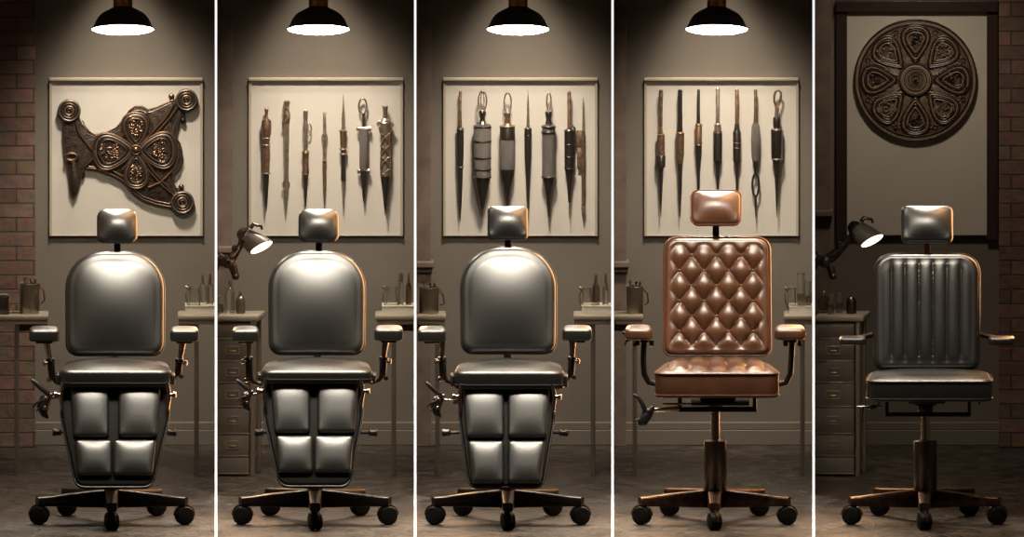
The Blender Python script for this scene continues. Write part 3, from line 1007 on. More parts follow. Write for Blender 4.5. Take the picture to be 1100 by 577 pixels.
def cabinet(dv, x1, label):
    x0 = dv + 1.2
    t = thing('drawer_cabinet', label, 'cabinet', Vector((X(dv) + HT + .002, CY0, 0)), 'drawer cabinets against the partitions')
    w = X(x1) - X(x0)
    a0 = Vector((X(x0), CY0, 0))
    sh = 0.030 / (CY1 - CY0)      # the cabinet stands a little askew
    SH = Matrix(((1, sh, 0, 0), (0, 1, 0, 0), (0, 0, 1, 0), (0, 0, 0, 1)))
    def TR(m):
        return Matrix.Translation(a0) @ SH
    zt = ZC
    b = N(); box(b, (0, -.008, zt - .026), (w + .012, CY1 - CY0, zt), 0.007, TR(0)); link('cabinet_top', b, 'counter', t)
    b = N(); box(b, (.002, .012, Z(511, CY0) + .02), (w - .030, CY1 - CY0 - .01, zt - .03), 0.002, TR(0)); link('body', b, 'steelcab', t)
    for xx, yy in ((w - .014, .010), (w - .014, CY1 - CY0 - .02), (.010, CY1 - CY0 - .02)):
        b = N(); box(b, (xx - .011, yy - .009, 0), (xx + .009, yy + .010, zt - .027), 0.004, TR(0)); link('post', b, 'steelpost', t)
    b = N(); box(b, (w - .03, .02, .07), (w - .022, CY1 - CY0 - .02, .085), .002, TR(0)); link('side_rail', b, 'steelpost', t)
    ys = [348, 364, 388, 411, 437, 466, 490, 509]
    for i in range(7):
        z1, z0 = Z(ys[i], CY0) - .004, Z(ys[i + 1], CY0) + .004
        b = N(); box(b, (.003, -.004, z0), (w - .030, .014, z1), 0.004, TR(0)); d = link('drawer', b, 'steelcab', t)
        b = N(); box(b, (.003, -.010, z0 - .005), (w - .028, .004, z0 - .001), 0.001, TR(0)); link('drawer_lip', b, 'steelpost', d)
        if i in (1, 2, 3, 4, 5):
            zc = (z0 + z1) / 2
            hw, hh = .030, min(.018, (z1 - z0) * .3)
            xc = w * .40
            b = N()
            for lo, hi in (((xc - hw, zc + hh - .004), (xc + hw, zc + hh)), ((xc - hw, zc - hh), (xc + hw, zc - hh + .004)), ((xc - hw, zc - hh), (xc - hw + .004, zc + hh)), ((xc + hw - .004, zc - hh), (xc + hw, zc + hh))):
                box(b, (lo[0], -.009, lo[1]), (hi[0], -.002, hi[1]), 0.001, TR(0))
            link('label_holder', b, 'steelpost', d)
            b = N(); box(b, (xc - .012, -.016, zc - .006), (xc + .016, -.003, zc - .001), .002, TR(0)); link('pull', b, 'gold', d)
    return t
cabinet(DIV[0], 275, 'steel drawer cabinet under the swing-arm lamp beside slim ornate spikes')
cabinet(DIV[3], 925, 'steel drawer cabinet under the swing-arm lamp beside the channel-backed chair')


ZT = ZC + 0.001
def tray(x0, x1, y0, y1, label):
    t = thing('tray', label, 'tray', Vector((X((x0 + x1) / 2), y0, ZT)), 'white trays on the narrow tables')
    h = 8.6 / S
    b = N()
    w = .004
    box(b, (X(x0), y0, ZT), (X(x1), y1, ZT + w))
    box(b, (X(x0), y0, ZT + w), (X(x1), y0 + w, ZT + h)); box(b, (X(x0), y1 - w, ZT + w), (X(x1), y1, ZT + h))
    box(b, (X(x0), y0 + w, ZT + w), (X(x0) + w, y1 - w, ZT + h)); box(b, (X(x1) - w, y0 + w, ZT + w), (X(x1), y1 - w, ZT + h))
    link('basin', b, 'tray', t, smooth=False)
    b = N(); pts = [(X(x0), y0, ZT + h), (X(x1), y0, ZT + h), (X(x1), y1, ZT + h), (X(x0), y1, ZT + h)]
    tube(b, pts, .003, 8, closed=True); link('rolled_rim', b, 'tray', t)


def hollow(bm, c, prof, wall=.003, n=28):
    """open vessel of revolution"""
    inner = [(max(h, wall), max(r - wall, 1e-4)) for h, r in prof]
    inner[0] = (wall, prof[0][1] - wall)
    lathe(bm, c, (0, 0, 1), [(0, 1e-4)] + prof + list(reversed(inner)) + [(wall, 1e-4)], n, cap=False)


def jug(px, pyt, y, label, r=.027, g=None):
    zb = ZT + .0055
    zt = Z(pyt, y)
    h = zt - zb
    t = thing('glass_jug', label, 'jug', Vector((X(px), y, zb)), 'glass jugs on the white trays')
    b = N(); hollow(b, (X(px), y, zb), [(0, r * .9), (h * .2, r), (h * .6, r * .92), (h * .85, r * .8), (h, r * .95)]); link('body', b, 'glass', t)
    b = N(); tube(b, [(X(px) - r * .8, y, zt - .012), (X(px) - r * 1.25, y, zt - .002), (X(px) - r * 1.5, y, zt + .002)], [.008, .007, .004], 10); link('spout', b, 'tin', t)
    b = N(); torus(b, (X(px), y, zt), (0, 0, 1), r * .93, .003); link('lip', b, 'tin', t)
    b = N(); tube(b, [(X(px) - r * 1.0, y, zt - .02), (X(px) - r * 1.5, y, zt - .03), (X(px) - r * 1.4, y, zt - .055), (X(px) - r * .98, y, zb + .018)], .003, 8); link('handle', b, 'tin', t)


def bottle(px, pyt, y, label, r, m, capm, zb=None, group='bottles and phials on the tables', neck=.35, capr=.5, caph=.16):
    zb = ZT + .0055 if zb is None else zb
    h = Z(pyt, y) - zb
    t = thing('bottle', label, 'bottle', Vector((X(px), y, zb)), group)
    b = N(); lathe(b, (X(px), y, zb), (0, 0, 1), [(0, r * .85), (.003, r), (h * .55, r), (h * .66, r * .85), (h * .74, r * neck), (h * (1 - caph), r * neck)], 24); link('body', b, m, t)
    b = N(); lathe(b, (X(px), y, zb + h * (1 - caph) - .002), (0, 0, 1), [(0, r * capr), (h * caph * .7, r * capr), (h * caph, r * capr * .5)], 20); link('cap', b, capm, t)


def beaker(px, pyt, y, label, r, m='glass', zb=None, group='tall glasses on the tables', band=None):
    zb = ZT + .0055 if zb is None else zb
    h = Z(pyt, y) - zb
    t = thing('glass', label, 'glass', Vector((X(px), y, zb)), group)
    b = N(); hollow(b, (X(px), y, zb), [(0, r * .95), (.004, r), (h, r)], .0025); link('body', b, m, t)
    b = N(); torus(b, (X(px), y, zb + h), (0, 0, 1), r - .001, .002); link('rim', b, 'tin', t)
    b = N(); lathe(b, (X(px), y, zb + .004), (0, 0, 1), [(0, r * .88), (h * .45, r * .88)], 20); link('liquid', b, 'amber', t)


YT0, YT1, YI = CY0 + .045, CY0 + .165, CY0 + .105
where = ['in the four-armed ornament bay', 'in the slim spikes bay', 'in the wide knurled tools bay', 'in the brown tufted chair bay']
for i, (x0, x1) in enumerate(((199, 230.6), (410.5, 444.6), (625, 656.6), (848, 872.6))):
    tray(x0, x1, YT0, YT1, 'white enamel tray holding glassware ' + where[i])
# bay 1
jug(209.5, 308, YI, 'clear glass jug in the tray ' + where[0])
bottle(217.5, 294, YI - .01, 'clear bottle with long pointed neck ' + where[0], .018, 'glass', 'tin', neck=.4, capr=.3, caph=.3)
bottle(225.5, 294, YI + .01, 'slim bottle with brass stopper ' + where[0], .014, 'glass', 'gold', neck=.75, capr=.45, caph=.3)
# bay 2
jug(421, 308, YI, 'clear glass jug in the tray ' + where[1])
bottle(430.5, 292, YI - .01, 'tall bottle with rounded pale top ' + where[1], .012, 'glass', 'tin', neck=.8, capr=.8, caph=.25)
bottle(439, 293, YI + .01, 'slim bottle with thin brass stem ' + where[1], .013, 'amber', 'gold', neck=.5, capr=.4, caph=.4)
# bay 3
jug(630.5, 309, YI, 'clear glass jug in the tray ' + where[2], .022)
bottle(640, 294, YI - .01, 'tall brown bottle with pointed top ' + where[2], .017, 'amber', 'tin', neck=.45, capr=.4, caph=.2)
bottle(650.5, 294, YI + .01, 'slim bottle with pale stopper ' + where[2], .014, 'glass', 'tin', neck=.5, capr=.45, caph=.45)
# bay 4
jug(850.5, 309, YI, 'clear glass jug in the tray ' + where[3], .020)
beaker(860.5, 293, YI - .02, 'tallest straight glass in the tray ' + where[3], .017)
beaker(868, 302, YI + .03, 'shorter straight glass behind the tallest ' + where[3], .015)


def mug(px, pyt, label, r=.042):
    y = CY0 + .09
    t = thing('tin_mug', label, 'mug', Vector((X(px), y, ZT)), 'tin mugs on the narrow tables')
    h = Z(pyt, y) - ZT
    b = N(); hollow(b, (X(px), y, ZT), [(0, r * .97), (.005, r), (h, r)]); link('body', b, 'tin', t)
    b = N(); torus(b, (X(px), y, ZT + h), (0, 0, 1), r, .003); link('rim', b, 'tin', t)
    b = N(); tube(b, [(X(px) + r, y, ZT + h - .01), (X(px) + r + .018, y, ZT + h - .03), (X(px) + r + .022, y, ZT + h - .07), (X(px) + r + .002, y, ZT + h * .3)], .004, 8); link('handle', b, 'copper', t)
    for k, (dx, dz, m) in enumerate(((-.02, .028, 'tin'), (.005, .022, 'gunmetal'), (.022, .018, 'copper'))):
        b = N(); tube(b, [(X(px) + dx * .6, y + .01 * k - .01, ZT + .006), (X(px) + dx, y + .01 * k - .01, ZT + h + dz * .6), (X(px) + dx * 1.1, y + .01 * k - .01, ZT + h + dz)], [.003, .004, .006], 8)
        tag(link('instrument', b, m), ('pale', 'dark', 'copper')[k] + ' instrument handle standing in ' + label, 'tool', 'instruments standing in the tin mugs')
mug(32, 305, 'the tin mug before the brick pillar')
mug(461, 309, 'the tin mug beside the wide knurled tools')
mug(682, 308, 'the tin mug beside the brown tufted chair', .036)
b = N(); box(b, (X(-4), CY0 + .04, ZT), (X(10.5), CY0 + .16, Z(316, CY0 + .1)), .008)
t = thing('case', 'small dark case with bright metal edge at the table in front of brick', 'case', Vector((X(3), CY0 + .1, ZT)))
link('body', b, 'gunmetal', t)
b = N(); tube(b, [(X(9.6), CY0 + .038, ZT + .003), (X(9.6), CY0 + .038, Z(318, CY0 + .038)), (X(7), CY0 + .038, Z(316.5, CY0 + .038)), (X(-4), CY0 + .038, Z(316.5, CY0 + .038))], .004, 8); link('edge_trim', b, 'tin', t)
# on the cabinets
for (a, w) in ((0, 'beside slim ornate spikes'), (1, 'beside the channel-backed chair')):
    if a == 0:
        beaker(236.8, 318, YI, 'short glass on the drawer cabinet ' + w, .014, zb=ZT)
        bottle(247.5, 300, YI, 'tall clear bottle on the drawer cabinet ' + w, .020, 'glass', 'tin', ZT, neck=.35, capr=.4, caph=.2)
        bottle(258.5, 312, YI - .02, 'squat bottle with pale cap on the drawer cabinet ' + w, .020, 'tin', 'tin', ZT, neck=.5, capr=.32, caph=.25)
    else:
        bottle(885, 312, YI, 'dark bottle with flame-shaped stopper on the drawer cabinet ' + w, .026, 'amber', 'tin', ZT, neck=.5, capr=.3, caph=.3)
        beaker(892.5, 317, YI - .05, 'short glass with rounded rim on the drawer cabinet ' + w, .014, zb=ZT)
        beaker(901.5, 315, YI, 'straight glass in the middle of the drawer cabinet ' + w, .016, zb=ZT)
        bottle(914.5, 313, YI - .02, 'squat dark bottle with pale cap on the drawer cabinet ' + w, .022, 'gunmetal', 'tin', ZT, neck=.5, capr=.3, caph=.28)


# ------------------------------------------------------------------ chairs
def star_base(t, cx, m, arm_h=(.105, .082), lat=.020):
    """five legs, each with a twin-wheel caster"""
    x0 = X(cx)
    R = .328
    b = N(); lathe(b, (x0, 0, .062), (0, 0, 1), [(0, .036), (.01, .045), (.06, .045), (.075, .034)], 28); hub = link('star_base', b, m, t)
    for k in range(5):
        a = -PI / 2 + 2 * PI * k / 5
        d = Vector((math.cos(a), math.sin(a), 0)); s = Vector((-d.y, d.x, 0))
        b = N()
        secs = [(.03, .028, .066, .142), (.12, .027, .070, .136), (.21, .025, .075, .128), (.29, .023, .079, .121), (.338, .022, .081, .119)]
        rings = []
        for (r, w, z0, z1) in secs:
            c = Vector((x0, 0, 0)) + d * r
            bv = .006
            rings.append([b.verts.new(c + s * q[0] + Vector((0, 0, q[1]))) for q in
                          ((-w, z0 + bv), (-w + bv, z0), (w - bv, z0), (w, z0 + bv), (w, z1 - bv), (w - bv, z1), (-w + bv, z1), (-w, z1 - bv))])
        for A, B_ in zip(rings, rings[1:]):
            for i in range(8):
                b.faces.new((A[i], A[(i + 1) % 8], B_[(i + 1) % 8], B_[i]))
        b.faces.new(rings[0]); b.faces.new(list(reversed(rings[-1])))
        link('base_leg', b, m, hub, 50)
        # caster
        c = Vector((x0, 0, .040)) + d * R
        ca = {0: 2.0, 1: .35, 2: .5, 3: -.5, 4: -.35}[k]
        ax = Vector((math.cos(ca), math.sin(ca), 0)) if k == 0 else Vector((math.sin(ca), -math.cos(ca), 0))
        if k == 0:
            ax = Vector((.95, .31, 0)).normalized()
        b = N()
        for sg in (-1, 1):
            o = c + ax * (.0035 * sg)
            lathe(b, o, ax * sg, [(0, .038), (.002, .040), (.014, .040), (.020, .036), (.023, .026), (.023, .001)], 28)
        cas = link('caster', b, 'rubber', t)
        b = N(); lathe(b, c, (0, 0, 1), [(0.0, .008), (.030, .008), (.046, .009)], 12)
        side = ax.cross(Vector((0, 0, 1)))
        pts = [c + Vector((0, 0, .0)) + side * (.044 * math.cos(q)) + Vector((0, 0, .044 * math.sin(q))) for q in [PI * j / 8 for j in range(0, 9)]]
        tube(b, pts, .0065, 8); link('caster_fork', b, m, cas)
        for sg in (-1, 1):
            b = N(); lathe(b, c + ax * (.024 * sg), ax * sg, [(0, .017), (.003, .016), (.004, .006)], 18); link('wheel_cap', b, 'rubber', cas)
    return hub


def tilted(px, py, y, tilt):
    """frame of a cushion leaning back by tilt degrees: origin, right, up, towards the camera"""
    a = math.radians(tilt)
    return P(px, py, y), Vector((1, 0, 0)), Vector((0, math.sin(a), math.cos(a))), Vector((0, -math.cos(a), math.sin(a)))


def arm_simple(t, cx_pad, side, pad_w, pytop, stem, m='leather'):
    """padded arm on an adjustable post: stem = [(px,py)..] from the pad to the seat"""
    y = -.02
    u = 1 / S
    hw = pad_w / 2 * u
    h = .053
    zt = Z(pytop + 2, y)
    L = .085
    ol = rounded([(-hw, -L), (hw, -L), (hw * .92, L), (-hw * .92, L)], [.018, .018, .04, .04])
    b = N(); pad(b, ol, h, .016, .006, Vector((X(cx_pad), y, zt - h)), (1, 0, 0), (0, 1, 0), (0, 0, 1), 64, 8, rb=.010); ar = link('armrest', b, m, t)
    b = N(); box(b, (X(cx_pad) - hw * .55, y - .06, zt - h - .010), (X(cx_pad) + hw * .55, y + .06, zt - h + .001), .003); link('arm_plate', b, 'metal', ar)
    (sx0, sy0), (sx1, sy1), (sx2, sy2) = stem
    b = N(); tube(b, [P(sx0, sy0, y), P(sx1, sy1, y)], [.013, .010], 12)
    tube(b, [P(sx0 - 3 * side, sy0, y - .015), P(sx1 - 1 * side, sy1, y - .015)], .005, 8); link('arm_post', b, 'chrome', ar)
    b = N(); d = P(sx2, sy2, y) - P(sx1, sy1, y)
    lathe(b, P(sx1, sy1 - 3, y), d, [(0, .012), (.002, .019), (.016, .019), (.018, .016), (d.length + .006, .015), (d.length + .012, .010)], 20); link('arm_sleeve', b, 'metal', ar)
    b = N(); lathe(b, P(sx1 + 3 * side, sy1 + 2, y - .01), Vector((side, -.4, 0)), [(0, .006), (.008, .006), (.010, .011), (.020, .011), (.022, .006)], 14); link('clamp_screw', b, 'chrome', ar)
    b = N(); lathe(b, P(sx2 + 2 * side, sy2, y - .015), Vector((side * .4, -1, 0)), [(0, .007), (.014, .007), (.016, .010), (.022, .009)], 14); link('clamp_screw', b, 'chrome', ar)
    b = N(); tube(b, [P(sx2, sy2 - 4, y), P(sx2 - 4 * side, sy2 + 2, y), P(sx2 - 9 * side, sy2 + 4, y), P(sx2 - 14 * side, sy2 + 5, y)], .010, 12); link('arm_bracket', b, 'metal', ar)


def clamp_lever(t, px, py, y, rod_to, sc_=1.0, flipv=1):
    """black quick-release lever on a short rod"""
    def Q(dx, dy, dy2=0):
        return P(px + dx * sc_, py + dy * sc_, y + dy2)
    b = N(); tube(b, [Q(4, 0), P(rod_to[0], rod_to[1], y)], .006, 10)
    lathe(b, P(rod_to[0] - 6, rod_to[1], y), (1, 0, 0), [(0, .008), (.003, .011), (.016, .011), (.018, .008)], 14); rod = link('lever_rod', b, 'chrome', t)
    b = N(); tube(b, [Q(6, -4), Q(0, 1), Q(-3, 9), Q(-1, 17), Q(3, 21)], [.010 * sc_, .026 * sc_, .028 * sc_, .018 * sc_, .007 * sc_], 12)
    link('clamp_body', b, 'plastic', rod)
    b = N(); tube(b, [Q(4, -4, -.01), Q(-4, -10, -.015), Q(-11, -17, -.015), Q(-15, -20, -.012)], [.010 * sc_, .011 * sc_, .011 * sc_, .007 * sc_], 12); link('lever_handle', b, 'plastic', rod)
    b = N(); tube(b, [Q(-2, 2, -.02), Q(-10, 5, -.02), Q(-14, 10, -.02)], [.006 * sc_, .005 * sc_, .004 * sc_], 8); tube(b, [Q(-4, 8, -.02), Q(-10, 14, -.02)], .004 * sc_, 8); link('trigger', b, 'plastic', rod)
    b = N()
    for q in ((0, 0), (6, -4), (-1, 10)):
        lathe(b, Q(q[0], q[1], -.012 * sc_), (0, -1, 0), [(0, .009 * sc_), (.014 * sc_, .009 * sc_), (.018 * sc_, .005 * sc_)], 12)
    link('pivot_bolt', b, 'chrome', rod)


def knob(t, px, py, y, side, reach, r=.016):
    b = N(); tube(b, [P(px, py, y), P(px - side * reach, py, y)], .006, 10); k = link('knob_rod', b, 'metal', t)
    b = N(); lathe(b, P(px, py, y), (side, 0, 0), [(0, r * .8), (.004, r), (.010, r * .85), (.022, r * .9), (.034, r * 1.05), (.038, r * .8)], 14); link('knob', b, 'plastic', k, 20)


YBK = .17       # backrest depth
def headrest(t, cx, y0, y1, w, m, pm, tilt=29, bulge=.030, rad=.04, piping=False, py_back=275, post_m='metal', detail=None, T=.05):
    O, ua, ub, un = tilted(cx, (y0 + y1) / 2, YBK + .02, tilt)
    hw, hh = w / 2 / S, (y1 - y0) / 2 / S
    ol = rounded([(-hw, -hh), (hw, -hh), (hw, hh), (-hw, hh)], rad)
    b = N(); pad(b, ol, T, .026, bulge, O, ua, ub, un, 80, 12, rb=.016, detail=detail); h = link('headrest', b, m, t)
    if piping:
        b = N(); outline_tube(b, ol, .004, O, ua, ub, un, T - .018, grow=.005); link('headrest_piping', b, pm, h)
    b = N(); box(b, P(cx - 3.5, py_back + 6, YBK + .03) - Vector((0, .009, 0)), P(cx + 3.5, y1 - 5, YBK + .03) + Vector((0, .009, 0)), .003); link('headrest_post', b, post_m, t)
    return h


def leather_lounge(base, c, spec):
    """black reclining chair with a leg rest of four pads"""
    t = thing('treatment_chair', spec['label'], 'chair', Vector((X(base), 0, 0)), 'black chairs with leg rests')
    star_base(t, base, 'metal')
    u = 1 / S
    # column
    b = N(); lathe(b, (X(base), 0, .13), (0, 0, 1), [(0, .034), (.20, .034), (.202, .018), (.44, .018)], 24); link('gas_column', b, 'column', t)
    # headrest, backrest
    headrest(t, spec['hx'], spec['hy'][0], spec['hy'][1], spec['hw'], 'leather', 'pipe', rad=spec.get('hr', .04))
    x0, x1, y0, y1 = spec['back']
    O, ua, ub, un = tilted((x0 + x1) / 2, (y0 + y1) / 2, YBK, 17)
    hw, hh = (x1 - x0) / 2 * u, (y1 - y0) / 2 * u / .98
    tr = spec.get('tr', .165)
    ol = rounded([(-hw * .985, -hh), (hw * .985, -hh), (hw, hh), (-hw, hh)], [.05, .05, tr, tr], 16, .74)
    b = N(); pad(b, ol, .075, .028, .038, O, ua, ub, un, 120, 20, rb=.014); bk = link('backrest', b, 'leather', t)
    b = N(); outline_tube(b, ol, .0045, O, ua, ub, un, .044, 120, grow=.004); link('backrest_piping', b, 'pipe', bk)
    b = N(); pad(b, [q * .9 for q in ol], .03, .012, .0, O - un * .028, ua, ub, un, 80, 3); link('back_shell', b, 'plastic', bk)
    b = N(); box(b, P(c - 4, y1 + 26, YBK + .03) - Vector((0, .01, 0)), P(c + 4, y1 - 20, YBK + .03) + Vector((0, .01, 0)), .004); link('back_bracket', b, 'chrome', t)
    # seat
    sx0, sx1, sy0, sy1 = spec['seat']
    hw = (sx1 - sx0) / 2 * u
    yf, yb = -.27, .17
    zt = Z(sy0, .02)
    zb = Z(sy1, yf)
    SB = .032
    T = zt - zb - .003
    ol = rounded([(-hw, yf), (hw, yf), (hw * .90, yb), (-hw * .90, yb)], [.05, .05, .15, .15], 12)
    b = N(); pad(b, ol, T - SB + .005, .017, SB, Vector((X((sx0 + sx1) / 2), 0, zb)), (1, 0, 0), (0, 1, 0), (0, 0, 1), 110, 14, rb=.012, es=7); st = link('seat', b, 'leather', t)
    b = N(); outline_tube(b, ol, .004, Vector((X((sx0 + sx1) / 2), 0, zb)), (1, 0, 0), (0, 1, 0), (0, 0, 1), .02, 100, grow=.004); link('seat_piping', b, 'pipe', st)
    b = N(); box(b, (X(c) - .16, -.16, zb - .045), (X(c) + .16, .14, zb - .002), .008); link('seat_frame', b, 'metal', t)
    # side pods of the seat
    for sd, ex in ((-1, sx0), (1, sx1)):
        b = N(); box(b, (X(ex) + (-.004 if sd > 0 else -.012), -.235, zb + .008), (X(ex) + (.012 if sd > 0 else .004), -.12, zt - .050), .008, seg=3); link('seat_side_pad', b, 'leather', st)
    # leg rest
    lx0, lx1, bx0, bx1, ly0, ly1 = spec['leg']
    yl = -.295
    cy = (ly0 + ly1) / 2
    cxl = (lx0 + lx1) / 2
    tl = 28.0
    O, ua, ub, un = tilted(cxl, cy, yl, tl)
    hh = (ly1 - ly0) / 2 * u
    def loc(px, py):
        return Vector(((px - cxl) * u, (cy - py) * u / .928))
    ol = rounded([loc(bx0, ly1), loc(bx1, ly1), loc(lx1, (ly0 * 2 + ly1) / 3), loc(lx1, ly0), loc(lx0, ly0), loc(lx0, (ly0 * 2 + ly1) / 3)], [.045, .045, .3, .02, .02, .3], 12)
    b = N(); pad(b, ol, .030, .012, .002, O, ua, ub, un, 110, 6, rb=.010); lr = link('leg_rest', b, 'shell', t)
    b = N(); outline_tube(b, ol, .0048, O, ua, ub, un, .020, 110, grow=.006); link('leg_rest_trim', b, 'pipe', lr)
    b = N(); outline_tube(b, [q * .99 for q in ol], .0042, O, ua, ub, un, .004, 110, grow=.012); link('leg_rest_edge', b, 'pipe', lr)
    for q in spec['pads']:
        po = rounded([loc(*p) for p in q[:4]], q[4] if len(q) > 4 else .016, 8)
        b = N(); pad(b, po, .030, .016, .011, O + un * .024, ua, ub, un, 84, 10, rb=.008, pw=2.6); link('leg_pad', b, 'leather', lr)
    # hinge links at both upper corners of the leg rest
    for sd, ex in ((-1, lx0), (1, lx1)):
        b = N(); tube(b, [P(ex - 2 * sd, sy1 - 6, yl + .03), P(ex + 1 * sd, sy1 + 8, yl + .02), P(ex - 1 * sd, sy1 + 24, yl + .01)], [.010, .009, .007], 10)
        lathe(b, P(ex + 2 * sd, sy1 + 7, yl + .01), (sd, -.2, 0), [(0, .009), (.010, .009), (.014, .013), (.024, .013), (.026, .008)], 14); link('leg_rest_hinge', b, 'chrome', t)
    # arms
    for sd, a in ((-1, spec['armL']), (1, spec['armR'])):
        arm_simple(t, a[0], sd, a[1], a[2], a[3])
    clamp_lever(t, *spec['lever'])
    for (px, py, sd, reach) in spec['knobs']:
        knob(t, px, py, -.20, sd, reach)
    return t


def pads4(xl, xm0, xm1, xr, yt, ym0, ym1, yb, taper_m, taper_b, mid=None):
    lm0, lm1 = (xm0, xm1) if mid is None else mid
    return [
        ((xl, yt), (xm0, yt), (xm0, ym0), (xl + taper_m, ym0)),
        ((xm1, yt), (xr, yt), (xr - taper_m, ym0), (xm1, ym0)),
        ((xl + taper_m + 1, ym1), (lm0, ym1), (lm0, yb), (xl + taper_b, yb)),
        ((lm1, ym1), (xr - taper_m - 1, ym1), (xr - taper_b, yb), (lm1, yb)),
    ]


leather_lounge(120, 123, dict(
    label='black leather treatment chair with padded leg rest below the four-armed iron ornament',
    hx=126, hy=(226, 265), hw=44, back=(71, 176.5, 273, 383.5), seat=(63, 185, 383, 417), leg=(66, 181, 82, 163, 416, 525),
    pads=pads4(75, 117, 127, 173, 418, 473.5, 476.5, 515, 4, 9, (120.5, 121.5)),
    armL=(47.5, 33, 350, [(49, 366), (54, 388), (56, 408)]), armR=(198, 31, 350, [(197, 366), (193, 388), (191, 404)]),
    lever=(49, 428, -.12, (66, 426)), knobs=[(66, 464.5, -1, 10), (180, 465, 1, 12)]))
leather_lounge(338.5, 341, dict(
    label='black leather treatment chair with padded leg rest below the slim ornate spikes',
    hx=342.5, hy=(226, 264), hw=44, back=(289, 392, 272, 382.5), seat=(280, 401, 383, 413), leg=(284, 389, 301, 375, 412, 524),
    pads=pads4(290, 333, 341, 386, 413, 469, 472, 512, 5, 9, (336.5, 337.5)),
    armL=(264, 29, 350, [(266, 365), (267, 386), (268, 408)]), armR=(417.5, 31, 349, [(415, 365), (412, 386), (411, 406)]),
    lever=(266, 424, -.12, (284, 422), .8), knobs=[(283, 465, -1, 8), (396, 465, 1, 12)]))
leather_lounge(545.5, 545, dict(
    label='black leather treatment chair with padded leg rest below the wide knurled tools',
    hx=545.5, hy=(223, 261), hw=44, hr=.022, back=(495, 597.5, 268, 381.5), tr=.18, seat=(487, 607, 384, 419), leg=(494, 595, 504, 583, 418, 525),
    pads=pads4(497, 541.5, 545.5, 591, 420, 474, 477.5, 523, 4, 10),
    armL=(464, 31, 350, [(474, 365), (475, 386), (476, 407)]), armR=(620, 32, 349, [(616, 365), (614.5, 386), (613, 405)]),
    lever=(471, 429, -.12, (493, 432), .9), knobs=[(484, 465, -1, 10), (601, 465, 1, 12)]))


def seat_box(t, x0, x1, ytop, yedge, ybot, m, pm, detail=None, yf=-.27, yb=.17, rear=.8, rr=.06, c=None, topm=None):
    u = 1 / S
    hw = (x1 - x0) / 2 * u
    zb, ze = Z(ybot, yf), Z(yedge, yf)
    T = ze - zb
    O = Vector((X((x0 + x1) / 2), 0, zb))
    ol = rounded([(-hw, yf), (hw, yf), (hw * rear, yb), (-hw * rear, yb)], [.045, .045, rr, rr], 12)
    b = N(); pad(b, ol, T, .016, max(.014, Z(ytop, .02) - ze - .004), O, (1, 0, 0), (0, 1, 0), (0, 0, 1), 200, 30, rb=.014, detail=detail, pw=3.0); st = link('seat', b, m, t)
    for hh in (T - .010, .012):
        b = N(); outline_tube(b, ol, .0038, O, (1, 0, 0), (0, 1, 0), (0, 0, 1), hh, 110, grow=.004); link('seat_piping', b, pm, st)
    return st, zb


def swivel_common(t, base, m, zb, col_top, px_c):
    star_base(t, base, m)
    b = N(); lathe(b, (X(base + 1), 0, .125), (0, 0, 1), [(0, .048), (.004, .050), (Z(473, 0) - .127, .050), (Z(473, 0) - .125, .046), (Z(473, 0) - .123, .020)], 36); link('column_sleeve', b, 'column', t)
    b = N(); lathe(b, (X(base + 1), 0, Z(475, 0)), (0, 0, 1), [(0, .019), (zb - .055 - Z(475, 0), .019)], 24); link('gas_lift', b, 'chrome', t)
    b = N(); lathe(b, (X(base + 1), 0, zb - .075), (0, 0, 1), [(0, .028), (.012, .034), (.03, .034), (.034, .05), (.040, .05)], 24); link('lift_collar', b, 'metal', t)


